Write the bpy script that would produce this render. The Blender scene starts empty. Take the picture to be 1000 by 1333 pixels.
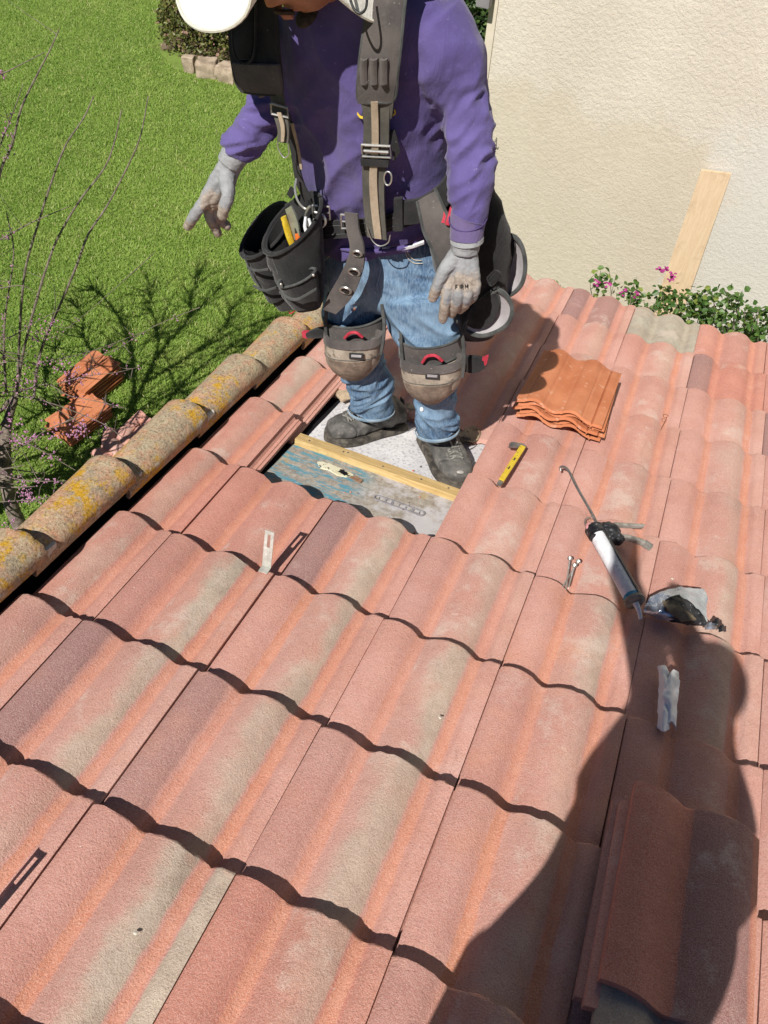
import bpy, bmesh, math, random
import numpy as np
from mathutils import Vector, Matrix, noise
from math import sin, cos, pi, radians
random.seed(5); rng = np.random.default_rng(5)
scene = bpy.context.scene
COL = scene.collection

# ------------------------------------------------------------------ camera, light
TH = radians(14.04)                       # roof pitch (3 in 12)
CAM = np.array([0.9140, -0.2057, 1.4541])
RW = np.array([[0.91665655, 0.39798, 0.03679], [0.33623839, -0.71811, -0.60929], [-0.21606599, 0.57089, -0.79210]])
RW[1] -= RW[0]*RW[0].dot(RW[1]); RW[0] /= np.linalg.norm(RW[0]); RW[1] -= RW[0]*RW[0].dot(RW[1]); RW[1] /= np.linalg.norm(RW[1]); RW[2] = np.cross(RW[0], RW[1])
F = 993.19
cd = bpy.data.cameras.new('camera'); cam = bpy.data.objects.new('camera', cd); COL.objects.link(cam)
cd.sensor_fit = 'HORIZONTAL'; cd.sensor_width = 36; cd.lens = 36*F/1000; cd.clip_start = .02; cd.clip_end = 300
cam.matrix_world = Matrix(((RW[0][0], -RW[1][0], -RW[2][0], CAM[0]), (RW[0][1], -RW[1][1], -RW[2][1], CAM[1]), (RW[0][2], -RW[1][2], -RW[2][2], CAM[2]), (0, 0, 0, 1)))
scene.camera = cam
def ray(x, y): return RW.T @ np.array([(x-500)/F, (y-666.5)/F, 1.0])
SUN = ray(803, 712); SUN /= np.linalg.norm(SUN)        # direction the light travels
world = bpy.data.worlds.new('World'); scene.world = world; world.use_nodes = True
wn = world.node_tree; bg = wn.nodes['Background']
sky = wn.nodes.new('ShaderNodeTexSky'); sky.sky_type = 'NISHITA'; sky.sun_disc = False
sky.sun_elevation = math.asin(-SUN[2]); sky.sun_rotation = math.atan2(-SUN[0], -SUN[1])
sky.altitude = 2200; sky.dust_density = .2; sky.air_density = .7
wn.links.new(sky.outputs[0], bg.inputs[0]); bg.inputs[1].default_value = .05
sl = bpy.data.lights.new('sun', 'SUN'); sl.energy = 5.0; sl.angle = radians(.5); sl.color = (1, .955, .885)
so = bpy.data.objects.new('sun', sl); COL.objects.link(so)
so.rotation_euler = Vector(-SUN).to_track_quat('Z', 'Y').to_euler()
scene.view_settings.view_transform = 'Standard'; scene.view_settings.look = 'None'
scene.view_settings.gamma = 1; scene.view_settings.use_curve_mapping = False; scene.view_settings.exposure = .30
scene.cycles.max_bounces = 6; scene.cycles.diffuse_bounces = 2

# ------------------------------------------------------------------ coordinates
MR = np.array([[1, 0, 0], [0, cos(TH), sin(TH)], [0, -sin(TH), cos(TH)]])
def roof(u, v, h=0): return MR @ np.array([u, v, h], float)      # across, down the slope, off the roof
def W(x, y, Y):                                                  # the point of the vertical plane at depth Y seen there
    d = ray(x, y); return CAM + d*(Y-CAM[1])/d[1]
def onz(x, y, z): d = ray(x, y); return CAM + d*(z-CAM[2])/d[2]
def onroof(x, y, h=0):
    c = MR.T @ CAM; d = MR.T @ ray(x, y); return c + d*(h-c[2])/d[2]
def R3(x, y, h=0): return MR @ onroof(x, y, h)
def to_px(P):
    c = RW @ (np.asarray(P, float)-CAM); return 500+F*c[0]/c[2], 666.5+F*c[1]/c[2], c[2]

# ------------------------------------------------------------------ object helpers
MATS = {}
def setp(o, label=None, cat=None, group=None, kind=None):
    if label: o['label'] = label
    if cat: o['category'] = cat
    if group: o['group'] = group
    if kind: o['kind'] = kind
    return o
MW = {}
def thing(name, loc, label=None, cat=None, group=None, rot=None, kind=None):
    o = bpy.data.objects.new(name, None); COL.objects.link(o); o.empty_display_size = .1
    m = Matrix.Translation(Vector(loc)) @ (rot.to_4x4() if rot is not None else Matrix.Identity(4))
    o.matrix_world = m; o.location = m.to_translation(); o.rotation_euler = m.to_euler(); MW[o.name] = m
    return setp(o, label, cat, group, kind)
def mesh_of(v, f, uv=None, smooth=True, name='mesh', attrs=None):
    me = bpy.data.meshes.new(name); me.from_pydata([tuple(p) for p in v], [], [tuple(q) for q in f])
    me.validate(clean_customdata=False)
    if uv is not None:
        l = me.uv_layers.new(name='UVMap'); vi = np.zeros(len(me.loops), int); me.loops.foreach_get('vertex_index', vi)
        l.data.foreach_set('uv', np.asarray(uv, float)[vi].ravel())
    for k, a in (attrs or {}).items():
        me.attributes.new(k, 'FLOAT', 'POINT').data.foreach_set('value', np.asarray(a, float))
    me.polygons.foreach_set('use_smooth', [smooth]*len(me.polygons))
    return me
def put(name, me, mat, parent=None, sharp=None):
    o = bpy.data.objects.new(name, me); COL.objects.link(o)
    if mat is not None and not len(me.materials): me.materials.append(mat)
    if parent is not None:
        o.parent = parent; MW[o.name] = MW[parent.name]
    else: MW[o.name] = Matrix.Identity(4)
    if sharp: me.set_sharp_from_angle(angle=radians(sharp))
    return o
def part(name, vf, mat, parent=None, smooth=True, sharp=40, uv=None, attrs=None, label=None):
    v, f = vf[0], vf[1]
    v = np.asarray(v, float)
    if parent is not None:
        Mi = np.array(MW[parent.name].inverted()); v = v @ Mi[:3, :3].T + Mi[:3, 3]
    o = put(name, mesh_of(v, f, uv, smooth, name, attrs), mat, parent, sharp if smooth else None)
    if label: o['label'] = label
    return o
def solo(name, vf, mat, label, cat, group=None, origin=None, **k):    # a thing that is one mesh
    v = np.asarray(vf[0], float); c = v.mean(0) if origin is None else np.asarray(origin)
    o = put(name, mesh_of(v-c, vf[1], k.get('uv'), k.get('smooth', True), name, k.get('attrs')), mat, None, k.get('sharp', 40))
    o.location = c; MW[o.name] = Matrix.Translation(Vector(c))
    return setp(o, label, cat, group, k.get('kind'))

# ------------------------------------------------------------------ shape helpers: all give (verts, faces)
def cat_(*ms):
    V, Fc, n = [], [], 0
    for v, f in ms:
        V.append(np.asarray(v, float)); Fc += [tuple(i+n for i in q) for q in f]; n += len(v)
    return np.concatenate(V), Fc
def catmull(P, k):
    P = np.asarray(P, float)
    if k <= 1 or len(P) < 2: return P
    Q = np.vstack([2*P[0]-P[1], P, 2*P[-1]-P[-2]]); out = []
    for i in range(1, len(Q)-2):
        a, b, c, d = Q[i-1], Q[i], Q[i+1], Q[i+2]
        for j in range(k):
            t = j/k; out.append(.5*(2*b+(c-a)*t+(2*a-5*b+4*c-d)*t*t+(3*b-a-3*c+d)*t**3))
    out.append(Q[-2]); return np.array(out)
def rings_mesh(rings, cap0=True, cap1=True):
    rings = np.asarray(rings); m, n = rings.shape[:2]; v = rings.reshape(-1, 3); f = []
    for i in range(m-1):
        for j in range(n):
            a, b = i*n+j, i*n+(j+1) % n; f.append((a, b, b+n, a+n))
    v = list(v)
    if cap0: v.append(rings[0].mean(0)); c = len(v)-1; f += [(c, (j+1) % n, j) for j in range(n)]
    if cap1: v.append(rings[-1].mean(0)); c = len(v)-1; f += [(c, (m-1)*n+j, (m-1)*n+(j+1) % n) for j in range(n)]
    return np.array(v), f
def tube(P, r, n=10, k=4, cap=True, flat=None):
    """tube along P; r one or per point; flat=(vector, factor): squash along that vector"""
    P = np.asarray(P, float); r = np.full(len(P), r, float) if np.isscalar(r) else np.asarray(r, float)
    Q = catmull(np.column_stack([P, r]), k); P, r = Q[:, :3], Q[:, 3]
    T = np.gradient(P, axis=0); T /= np.linalg.norm(T, axis=1)[:, None]+1e-12
    a = np.array([0, 0, 1.]) if abs(T[0][2]) < .9 else np.array([1., 0, 0])
    N = np.cross(T[0], a); N /= np.linalg.norm(N); R = []
    ang = np.linspace(0, 2*pi, n, endpoint=False)
    for p, t, q in zip(P, T, r):
        N = N-t*N.dot(t); N /= np.linalg.norm(N); B = np.cross(t, N)
        ring = p+q*(np.cos(ang)[:, None]*N+np.sin(ang)[:, None]*B)
        if flat is not None:
            fv = np.asarray(flat[0], float); fv = fv/np.linalg.norm(fv); d = (ring-p)@fv; ring = ring-np.outer(d*(1-flat[1]), fv)
        R.append(ring)
    return rings_mesh(R, cap, cap)
def blob(c, r, n=16, m=10, axes=None):
    c = np.asarray(c, float); r = np.full(3, r, float) if np.isscalar(r) else np.asarray(r, float)
    A = np.eye(3) if axes is None else np.asarray(axes, float); v, R = [], []
    for i in range(1, m):
        a = pi*i/m; R.append([c+(np.array([sin(a)*cos(b), sin(a)*sin(b), cos(a)])*r)@A for b in np.linspace(0, 2*pi, n, endpoint=False)])
    v, f = rings_mesh(R, True, True); v[-2] = c+(np.array([0, 0, 1])*r)@A; v[-1] = c+(np.array([0, 0, -1])*r)@A
    return v, f
def box(c, hx, hy, hz, A=None, bev=0):
    A = np.eye(3) if A is None else np.asarray(A, float)
    b = bmesh.new(); bmesh.ops.create_cube(b, size=1); bmesh.ops.scale(b, vec=(2*hx, 2*hy, 2*hz), verts=b.verts)
    if bev: bmesh.ops.bevel(b, geom=b.edges[:], offset=bev, segments=2, affect='EDGES', profile=.6)
    v = np.array([tuple(q.co) for q in b.verts])@A+np.asarray(c, float); f = [tuple(q.index for q in p.verts) for p in b.faces]; b.free()
    return v, f
def basis(fwd, up=(0, 0, 1)):
    y = np.asarray(fwd, float); y = y/np.linalg.norm(y); x = np.cross(y, up); x /= np.linalg.norm(x); z = np.cross(x, y)
    return np.array([x, y, z])
def ring(xl, yl, xr, yr, Y, front, back, n=40, e=1.0, YR=None, dz=0.0):
    """closed ring whose outer ends are seen at (xl,yl) and (xr,yr); bulges front/back metres towards and away from the viewer"""
    L = W(xl, yl, Y); R_ = W(xr, yr, Y if YR is None else YR); c = (L+R_)/2; a = (R_-L)/2
    t = np.linspace(0, 2*pi, n, endpoint=False); ct, st = np.cos(t), np.sin(t)
    cx = np.sign(ct)*np.abs(ct)**e; sx = np.sign(st)*np.abs(st)**e
    d = np.where(st > 0, front, back)
    return c+cx[:, None]*a+(sx*d)[:, None]*np.array([0, -1.0, dz])
def loft(rings, k=5, cap0=True, cap1=True):
    R = np.array(rings); m, n = R.shape[:2]
    return rings_mesh(catmull(R.reshape(m, -1), k).reshape(-1, n, 3), cap0, cap1)
def ribbon(Lp, Rp, th, k=5, nw=5, crown=0.0, up=None):
    """flat strap with thickness between two edge polylines"""
    L = catmull(Lp, k); R_ = catmull(Rp, k); m = len(L)
    T = np.gradient((L+R_)/2, axis=0); Nn = np.cross(T, R_-L); Nn /= np.linalg.norm(Nn, axis=1)[:, None]+1e-12
    if (Nn @ (CAM-(L+R_).mean(0)/2)).mean() < 0: Nn = -Nn
    s = np.linspace(0, 1, nw); top = L[:, None]*(1-s)[None, :, None]+R_[:, None]*s[None, :, None]+Nn[:, None]*(th/2+crown*4*s*(1-s))[None, :, None]
    bot = top-Nn[:, None]*th
    R2 = np.concatenate([top, bot[:, ::-1]], axis=1)
    return rings_mesh(R2)
def strap(P, width, th, side, k=5, nw=5, crown=0.0):
    P = np.asarray(P, float); side = np.asarray(side, float)
    if side.ndim == 1: side = np.tile(side, (len(P), 1))
    side = side/np.linalg.norm(side, axis=1)[:, None]; w = (np.full(len(P), width) if np.isscalar(width) else np.asarray(width))[:, None]/2
    return ribbon(P-side*w, P+side*w, th, k, nw, crown)
def remeshed(vf, voxel, smooth=3, name='body'):
    me = mesh_of(vf[0], vf[1]); o = bpy.data.objects.new('tmp', me); COL.objects.link(o)
    m = o.modifiers.new('r', 'REMESH'); m.mode = 'VOXEL'; m.voxel_size = voxel
    if smooth: s = o.modifiers.new('s', 'SMOOTH'); s.iterations = smooth; s.factor = .6
    dg = bpy.context.evaluated_depsgraph_get(); ev = o.evaluated_get(dg); e = bpy.data.meshes.new_from_object(ev)
    n = len(e.vertices); v = np.zeros(n*3); e.vertices.foreach_get('co', v); nm = np.zeros(n*3); e.vertex_normals.foreach_get('vector', nm)
    f = [tuple(p.vertices) for p in e.polygons]
    bpy.data.objects.remove(o); bpy.data.meshes.remove(me); bpy.data.meshes.remove(e)
    return v.reshape(-1, 3), f, nm.reshape(-1, 3)
def nz(P, s, seed=0.0):
    s = np.full(3, s, float) if np.isscalar(s) else np.asarray(s, float); Q = P*s+seed
    return np.array([noise.noise(Vector(q)) for q in Q])
def folds(P, s, seed=0.0, sharp=2.0):
    """cloth folds: narrow creases between soft swells, -1..1"""
    a = nz(P, s, seed); return 1-sharp*np.abs(a)
def gauss(P, c, r): return np.exp(-((P-np.asarray(c))**2).sum(1)/(r*r))

# ------------------------------------------------------------------ material helpers
class NT:
    def __init__(s, name):
        s.m = bpy.data.materials.new(name); s.m.use_nodes = True; s.t = s.m.node_tree; s.b = s.t.nodes['Principled BSDF']
        s.tc = s.t.nodes.new('ShaderNodeTexCoord'); s.vec = s.tc.outputs['Object']; MATS[name] = s.m
    def n(s, k, **p):
        q = s.t.nodes.new('ShaderNode'+k)
        for a, b in p.items(): setattr(q, a, b)
        return q
    def lk(s, a, b):
        if isinstance(a, (int, float)): b.default_value = a
        elif isinstance(a, (tuple, list)): b.default_value = (*a, 1) if len(a) == 3 and len(b.default_value) == 4 else a
        else: s.t.links.new(a, b)
    def noise(s, scale, detail=4, rough=.55, vec=None, dist=0):
        q = s.n('TexNoise'); s.lk(vec or s.vec, q.inputs['Vector']); q.inputs['Scale'].default_value = scale
        q.inputs['Detail'].default_value = detail; q.inputs['Roughness'].default_value = rough; q.inputs['Distortion'].default_value = dist; return q.outputs[0]
    def voro(s, scale, vec=None, feature='F1', rnd=1):
        q = s.n('TexVoronoi', feature=feature); s.lk(vec or s.vec, q.inputs['Vector']); q.inputs['Scale'].default_value = scale; q.inputs['Randomness'].default_value = rnd; return q.outputs[0]
    def rmp(s, f, a, b, lo=0., hi=1., smooth=True):
        q = s.n('MapRange'); q.interpolation_type = 'SMOOTHSTEP' if smooth else 'LINEAR'; s.lk(f, q.inputs[0])
        for i, x in zip((1, 2, 3, 4), (a, b, lo, hi)): q.inputs[i].default_value = x
        return q.outputs[0]
    def mix(s, f, a, b, mode='MIX'):
        q = s.n('Mix', data_type='RGBA', blend_type=mode); s.lk(f, q.inputs[0]); s.lk(a, q.inputs[6]); s.lk(b, q.inputs[7]); return q.outputs[2]
    def ma(s, op, a, b=0.):
        q = s.n('Math', operation=op); s.lk(a, q.inputs[0]); s.lk(b, q.inputs[1]); return q.outputs[0]
    def attr(s, name, typ='GEOMETRY'):
        q = s.n('Attribute', attribute_type=typ, attribute_name=name); return q.outputs['Fac']
    def map(s, sc, vec=None, rot=(0, 0, 0)):
        q = s.n('Mapping'); s.lk(vec or s.vec, q.inputs[0]); q.inputs['Scale'].default_value = sc; q.inputs['Rotation'].default_value = rot; return q.outputs[0]
    def jitter(s, k=30):
        oi = s.n('ObjectInfo'); q = s.n('VectorMath', operation='ADD'); c = s.n('CombineXYZ'); m = s.ma('MULTIPLY', oi.outputs['Random'], k)
        for i in range(3): s.lk(m, c.inputs[i])
        s.lk(s.vec, q.inputs[0]); s.lk(c.outputs[0], q.inputs[1]); s.vec = q.outputs[0]; return oi.outputs['Random']
    def bump(s, h, strength=.5, dist=.002, nrm=None):
        q = s.n('Bump'); s.lk(h, q.inputs['Height']); q.inputs['Strength'].default_value = strength; q.inputs['Distance'].default_value = dist
        if nrm is not None: s.lk(nrm, q.inputs['Normal'])
        return q.outputs[0]
    def done(s, col, rough=.8, nrm=None, metal=0., spec=.3, **k):
        s.lk(col, s.b.inputs['Base Color']); s.lk(rough, s.b.inputs['Roughness']); s.lk(metal, s.b.inputs['Metallic']); s.b.inputs['Specular IOR Level'].default_value = spec
        if nrm is not None: s.lk(nrm, s.b.inputs['Normal'])
        for a, b in k.items(): s.b.inputs[a].default_value = b
        return s.m
def simple(name, c1, c2, scale=8, rough=.8, bs=300, bst=.3, bd=.001, metal=0., spec=.3, lo=.35, hi=.65, speck=None, jit=False):
    t = NT(name)
    if jit: t.jitter()
    col = t.mix(t.rmp(t.noise(scale, 6, .65), lo, hi), c1, c2)
    if speck: col = t.mix(t.rmp(t.noise(speck[1], 3), speck[2], speck[2]+.08, 0, speck[3]), col, speck[0])
    return t.done(col, rough, t.bump(t.noise(bs, 3), bst, bd), metal, spec)

# ------------------------------------------------------------------ materials of the setting
S, L = .3, .34520; TIP = .033
PROF = [(0, -4), (.03, 1), (.08, 6), (.14, 8), (.20, 5.5), (.25, -1), (.29, -9), (.325, -15), (.35, -17), (.375, -15.5), (.41, -9), (.45, -1), (.5, 6), (.55, 10), (.60, 11), (.65, 9), (.70, 3.5), (.74, -4),
        (.775, -12), (.81, -16.5), (.84, -16.5), (.865, -12), (.885, -6), (.905, -2.5), (.93, -1), (.965, -.5), (1.0, -1)]
PX = np.array([p[0] for p in PROF]); PZ = np.array([p[1] for p in PROF])*.001

def tile_mat():
    t = NT('concrete_tile'); uv = t.tc.outputs['UV']; r = t.jitter(); sp = t.n('SeparateXYZ'); t.lk(uv, sp.inputs[0])
    wob = t.ma('MULTIPLY', t.ma('SUBTRACT', t.noise(22, 5, .65), .5), .05); u = t.ma('ADD', sp.outputs[0], wob); v = sp.outputs[1]
    big = t.noise(5, 5, .6); mid = t.noise(16, 5, .7)
    A = lambda k: t.attr('["%s"]' % k, 'OBJECT')
    def band(a, b, c, d): return t.ma('MULTIPLY', t.rmp(u, a, b), t.rmp(u, c, d, 1, 0))
    pink = t.mix(t.rmp(big, .3, .7), (.495, .228, .182), (.595, .322, .272))
    red = t.mix(t.rmp(mid, .3, .7), (.42, .13, .085), (.53, .18, .12))
    mauve = (.29, .15, .14); taupe = t.mix(t.rmp(mid, .35, .7), (.39, .325, .25), (.52, .44, .345)); grey = t.mix(t.rmp(mid, .3, .7), (.28, .27, .215), (.40, .39, .31))
    orange = t.mix(t.rmp(mid, .3, .75), (.53, .205, .125), (.60, .27, .18))
    col = t.mix(t.ma('MULTIPLY', A('red'), t.rmp(big, .1, .8, .65, 1)), pink, red)
    col = t.mix(t.ma('MULTIPLY', band(-.2, -.1, .25, .29), A('mauve')), col, mauve)
    half = t.rmp(t.ma('ADD', u, t.ma('MULTIPLY', t.ma('SUBTRACT', big, .5), .7)), .50, .68, .15, 1)
    col = t.mix(t.ma('MULTIPLY', t.ma('MULTIPLY', band(.385, .40, .74, .765), half), A('taupe')), col, taupe)
    col = t.mix(t.ma('MULTIPLY', band(.385, .40, .74, .765), A('mauve2')), col, mauve)
    col = t.mix(t.ma('MULTIPLY', band(.86, .88, 1.2, 1.3), A('strip')), col, taupe)
    ch = t.ma('MAXIMUM', t.ma('MULTIPLY', band(.29, .302, .378, .386), A('ch1')), t.ma('MULTIPLY', band(.768, .778, .848, .855), A('ch2')))
    col = t.mix(ch, col, orange)
    col = t.mix(A('grey'), col, grey)
    col = t.mix(t.ma('MULTIPLY', t.rmp(t.noise(6.5, 7, .75), .52, .66, 0, .5), band(.385, .41, .73, .765)), col, (.60, .50, .43))
    col = t.mix(t.rmp(t.noise(3.7, 7, .75), .56, .68, 0, .35), col, (.64, .47, .42))
    # smeared slurry near the lower end, and dirt drawn down the pans
    col = t.mix(t.ma('MULTIPLY', t.rmp(t.noise(9, 4, .6), .45, .75, 0, .4), A('smear')), col, (.62, .27, .15))
    streak = t.noise(1, 5, .7, t.map((50, 6, 50)))
    col = t.mix(t.rmp(streak, .56, .8, 0, .35), col, (.24, .125, .09))
    sand = t.noise(520, 2, .8); grit = t.noise(230, 3, .75)
    col = t.mix(t.rmp(sand, .45, .62, .0, .27), col, (.86, .68, .60)); col = t.mix(t.rmp(grit, .54, .67, 0, .34), col, (.24, .11, .085))
    col = t.mix(t.rmp(t.voro(22), .02, .035, .75, 0), col, (.72, .66, .58))
    vv = t.ma('MULTIPLY', t.rmp(t.noise(30, 4), .45, .7, 0, .6), t.rmp(v, .9, 1.0))
    col = t.mix(vv, col, (.60, .33, .25))
    nb = t.bump(grit, .7, .003); nb = t.bump(sand, .6, .0014, nb); nb = t.bump(t.noise(40, 4), .35, .004, nb)
    return t.done(col, t.rmp(grit, .3, .7, .72, .95), nb, spec=.25)
TILE = tile_mat()
CLAY = simple('orange_clay', (.46, .155, .068), (.56, .215, .105), 6, .75, 220, .25, .0008, speck=((.66, .42, .30), 40, .62, .5), jit=True)
CLAYD = simple('dusty_clay', (.50, .16, .085), (.62, .26, .16), 7, .85, 200, .3, .001, speck=((.75, .6, .5), 30, .6, .5), jit=True)
def lichen_mat():
    t = NT('lichen_concrete'); t.jitter(); a = t.noise(9, 8, .72); b = t.noise(60, 5, .75); c = t.noise(150, 4, .75); d = t.noise(22, 7, .78)
    uvs = t.n('SeparateXYZ'); t.lk(t.tc.outputs['UV'], uvs.inputs[0])
    col = t.mix(t.rmp(b, .35, .65), (.47, .22, .13), (.52, .33, .21))
    col = t.mix(t.rmp(a, .40, .60, .0, .85), col, (.28, .255, .185))
    col = t.mix(t.rmp(d, .44, .60, 0, .75), col, (.42, .36, .24))
    col = t.mix(t.ma('MULTIPLY', t.rmp(d, .46, .56), t.rmp(t.noise(5, 6, .7), .48, .56, 0, 1)), col, (.52, .29, .02))
    col = t.mix(t.rmp(t.noise(30, 8, .8), .64, .70, 0, .85), col, (.50, .27, .02))
    mort = t.ma('MULTIPLY', t.rmp(t.ma('ADD', uvs.outputs[0], t.ma('MULTIPLY', t.noise(16, 5), .35)), 1.10, 1.14), t.rmp(t.noise(11, 3), .50, .54))
    col = t.mix(mort, col, (.50, .46, .38)); col = t.mix(t.rmp(c, .50, .66, 0, .75), col, (.11, .085, .05)); col = t.mix(t.rmp(c, .30, .46, .7, 0), col, (.62, .54, .40))
    col = t.mix(t.rmp(t.voro(16), .03, .05, .9, 0), col, (.02, .015, .01))
    return t.done(col, .95, t.bump(c, .6, .002, t.bump(b, .7, .005)), spec=.15)
LICH = lichen_mat()
BLACK = simple('black_felt', (.008, .008, .010), (.016, .015, .017), 20, .95, 300, .3, .001, spec=.1)
DARK = simple('dark_timber', (.05, .035, .025), (.10, .07, .05), 20, .9)
def wood_mat(name, a, b, sc, rot=(0, 0, 0), knots=True):
    t = NT(name); vec = t.map(sc, rot=rot); g = t.noise(1, 7, .65, vec, 1.5); col = t.mix(t.rmp(g, .35, .65), a, b)
    col = t.mix(t.rmp(t.noise(6, 5, .7), .5, .72, 0, .6), col, tuple(.55*x for x in a))
    return t.done(col, .75, t.bump(g, .3, .001), spec=.25)
PINE = wood_mat('pine_batten', (.45, .30, .12), (.60, .44, .21), (6, 90, 90))
PLANK = wood_mat('pale_plank', (.57, .42, .27), (.64, .49, .33), (60, 60, 3))
def sheet_mat():
    t = NT('white_underlayment'); b = t.noise(7, 6, .7); c = t.noise(90, 6, .75)
    col = t.mix(t.rmp(b, .35, .65), (.58, .57, .585), (.70, .69, .70)); col = t.mix(t.rmp(c, .50, .60, 0, .55), col, (.25, .24, .27)); col = t.mix(t.rmp(t.noise(14, 7, .8), .6, .68, 0, .6), col, (.80, .79, .78))
    return t.done(col, .6, t.bump(c, .3, .002, t.bump(b, .4, .01)), spec=.4)
SHEET = sheet_mat()
def weathered_mat():
    t = NT('weathered_underlayment'); sp = t.n('SeparateXYZ'); t.lk(t.vec, sp.inputs[0]); a = t.noise(7, 7, .7); c = t.noise(60, 6, .8); s = t.noise(1, 6, .7, t.map((14, 60, 20)))
    col = t.mix(t.rmp(c, .35, .65), (.24, .20, .16), (.42, .38, .33))
    col = t.mix(t.ma('MULTIPLY', t.rmp(s, .46, .56, 0, .95), t.rmp(sp.outputs[0], .27, .36, 1, 0)), col, (.09, .27, .35))
    col = t.mix(t.ma('MULTIPLY', t.rmp(a, .46, .58, 0, .9), t.rmp(sp.outputs[0], .28, .36)), col, (.50, .48, .49))
    col = t.mix(t.rmp(t.noise(11, 6, .7), .58, .66, 0, .6), col, (.42, .32, .15)); col = t.mix(t.rmp(t.noise(45, 8, .85), .58, .64, 0, .7), col, (.62, .60, .56))
    col = t.mix(t.rmp(t.noise(25, 8, .8), .62, .68, 0, .75), col, (.06, .05, .05))
    return t.done(col, .85, t.bump(c, .5, .003), spec=.2)
WEATH = weathered_mat()
GZ = -3.1
def stucco_mat():
    t = NT('cream_stucco'); sp = t.n('SeparateXYZ'); t.lk(t.vec, sp.inputs[0]); x, z = t.ma('ADD', sp.outputs[0], -.277), t.ma('ADD', sp.outputs[2], GZ)
    wob = t.ma('MULTIPLY', t.ma('SUBTRACT', t.noise(1.9, 6, .7), .5), 1.3); zz = t.ma('ADD', z, wob)
    v1 = t.n('TexVoronoi', feature='SMOOTH_F1'); t.lk(t.map((1, 1, 1)), v1.inputs['Vector']); v1.inputs['Scale'].default_value = 26
    n1 = t.noise(42, 7, .66, dist=.5); n2 = t.noise(70, 4, .6); trow = t.noise(1, 6, .7, t.map((14, 14, 34)), 1.0)
    lace = t.ma('MULTIPLY', t.rmp(n1, .44, .52), t.rmp(n1, .60, .52)); h = t.ma('ADD', t.ma('MULTIPLY', t.rmp(n1, .40, .60), .8), t.ma('MULTIPLY', n2, .35))
    low = t.rmp(zz, -.28, -.55)
    col = t.mix(t.rmp(t.noise(1.5, 5, .6), .3, .7), (.57, .52, .44), (.635, .59, .505))
    tan = t.mix(t.rmp(trow, .3, .7), (.49, .425, .31), (.56, .50, .385))
    right = t.rmp(t.ma('ADD', x, t.ma('MULTIPLY', z, .35)), .77, .84, 1, 0)
    col = t.mix(t.ma('MULTIPLY', t.ma('MULTIPLY', t.rmp(zz, -.22, -.50), right), .55), col, tan)
    col = t.mix(t.ma('MULTIPLY', t.rmp(t.ma('ADD', x, wob), .95, 1.15), t.rmp(zz, -.1, -.35, 0, .7)), col, (.59, .575, .535))
    col = t.mix(t.rmp(n2, .60, .75, 0, .22), col, (.42, .36, .26)); col = t.mix(t.rmp(trow, .58, .72, 0, .25), col, (.68, .62, .51))
    hh = t.mix(low, h, t.ma('ADD', t.ma('MULTIPLY', trow, .6), t.ma('MULTIPLY', t.rmp(n1, .45, .58), .35)))
    return t.done(col, .95, t.bump(hh, .34, .008, t.bump(n2, .35, .004)), spec=.1)
STUCCO = stucco_mat()
HOUSE = simple('house_stucco', (.55, .48, .36), (.62, .55, .42), 3, .95, 60, .6, .006)
def grass_mat(blade):
    t = NT('grass_blade' if blade else 'lawn_soil'); a = t.noise(.55, 5, .65); b = t.noise(3.2, 5, .7); c = t.noise(20, 4, .7)
    if blade:
        r = t.attr('rnd'); col = t.mix(t.rmp(r, 0, 1), (.14, .27, .04), (.36, .51, .105)); col = t.mix(t.rmp(a, .40, .66, 0, .75), col, (.34, .48, .10))
        col = t.mix(t.rmp(b, .50, .68, 0, .7), col, (.46, .52, .16)); col = t.mix(t.rmp(b, .25, .42, .5, 0), col, (.13, .25, .04)); col = t.mix(t.rmp(r, .90, .94, 0, .85), col, (.60, .56, .28))
        t.done(col, .55, None, spec=.35); t.b.inputs['Subsurface Weight'].default_value = 0
        tr = t.n('BsdfTranslucent'); t.lk(t.mix(.5, col, (.30, .50, .07)), tr.inputs[0]); ms = t.n('MixShader'); ms.inputs[0].default_value = .38
        out = t.t.nodes['Material Output']; t.lk(t.b.outputs[0], ms.inputs[1]); t.lk(tr.outputs[0], ms.inputs[2]); t.lk(ms.outputs[0], out.inputs[0]); return t.m
    col = t.mix(t.rmp(b, .3, .7), (.13, .19, .04), (.19, .27, .06)); col = t.mix(t.rmp(c, .5, .7, 0, .5), col, (.09, .07, .03))
    return t.done(col, .95, t.bump(c, .6, .02), spec=.1)
GRASS, SOIL = grass_mat(True), grass_mat(False)
BARK = simple('grey_bark', (.11, .085, .07), (.22, .18, .15), 30, .9, 150, .5, .002)
BLOSSOM = simple('magenta_blossom', (.34, .13, .27), (.52, .28, .42), 30, .7)
def leaf_mat(name, a, b, c, tr=.3):
    t = NT(name); r = t.attr('rnd'); col = t.mix(t.rmp(r, 0, .8), a, b); col = t.mix(t.rmp(r, .86, .92), col, c); t.done(col, .45, None, spec=.4)
    q = t.n('BsdfTranslucent'); t.lk(col, q.inputs[0]); ms = t.n('MixShader'); ms.inputs[0].default_value = tr
    t.lk(t.b.outputs[0], ms.inputs[1]); t.lk(q.outputs[0], ms.inputs[2]); t.lk(ms.outputs[0], t.t.nodes['Material Output'].inputs[0]); return t.m
LEAF = leaf_mat('climber_leaf', (.05, .115, .025), (.11, .20, .045), (.22, .28, .06))
SHRUB = leaf_mat('russet_shrub_leaf', (.07, .09, .022), (.17, .17, .045), (.32, .20, .15), .2)
DKLEAF = leaf_mat('dark_leaf', (.02, .045, .012), (.06, .11, .025), (.12, .18, .05), .2)
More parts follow.
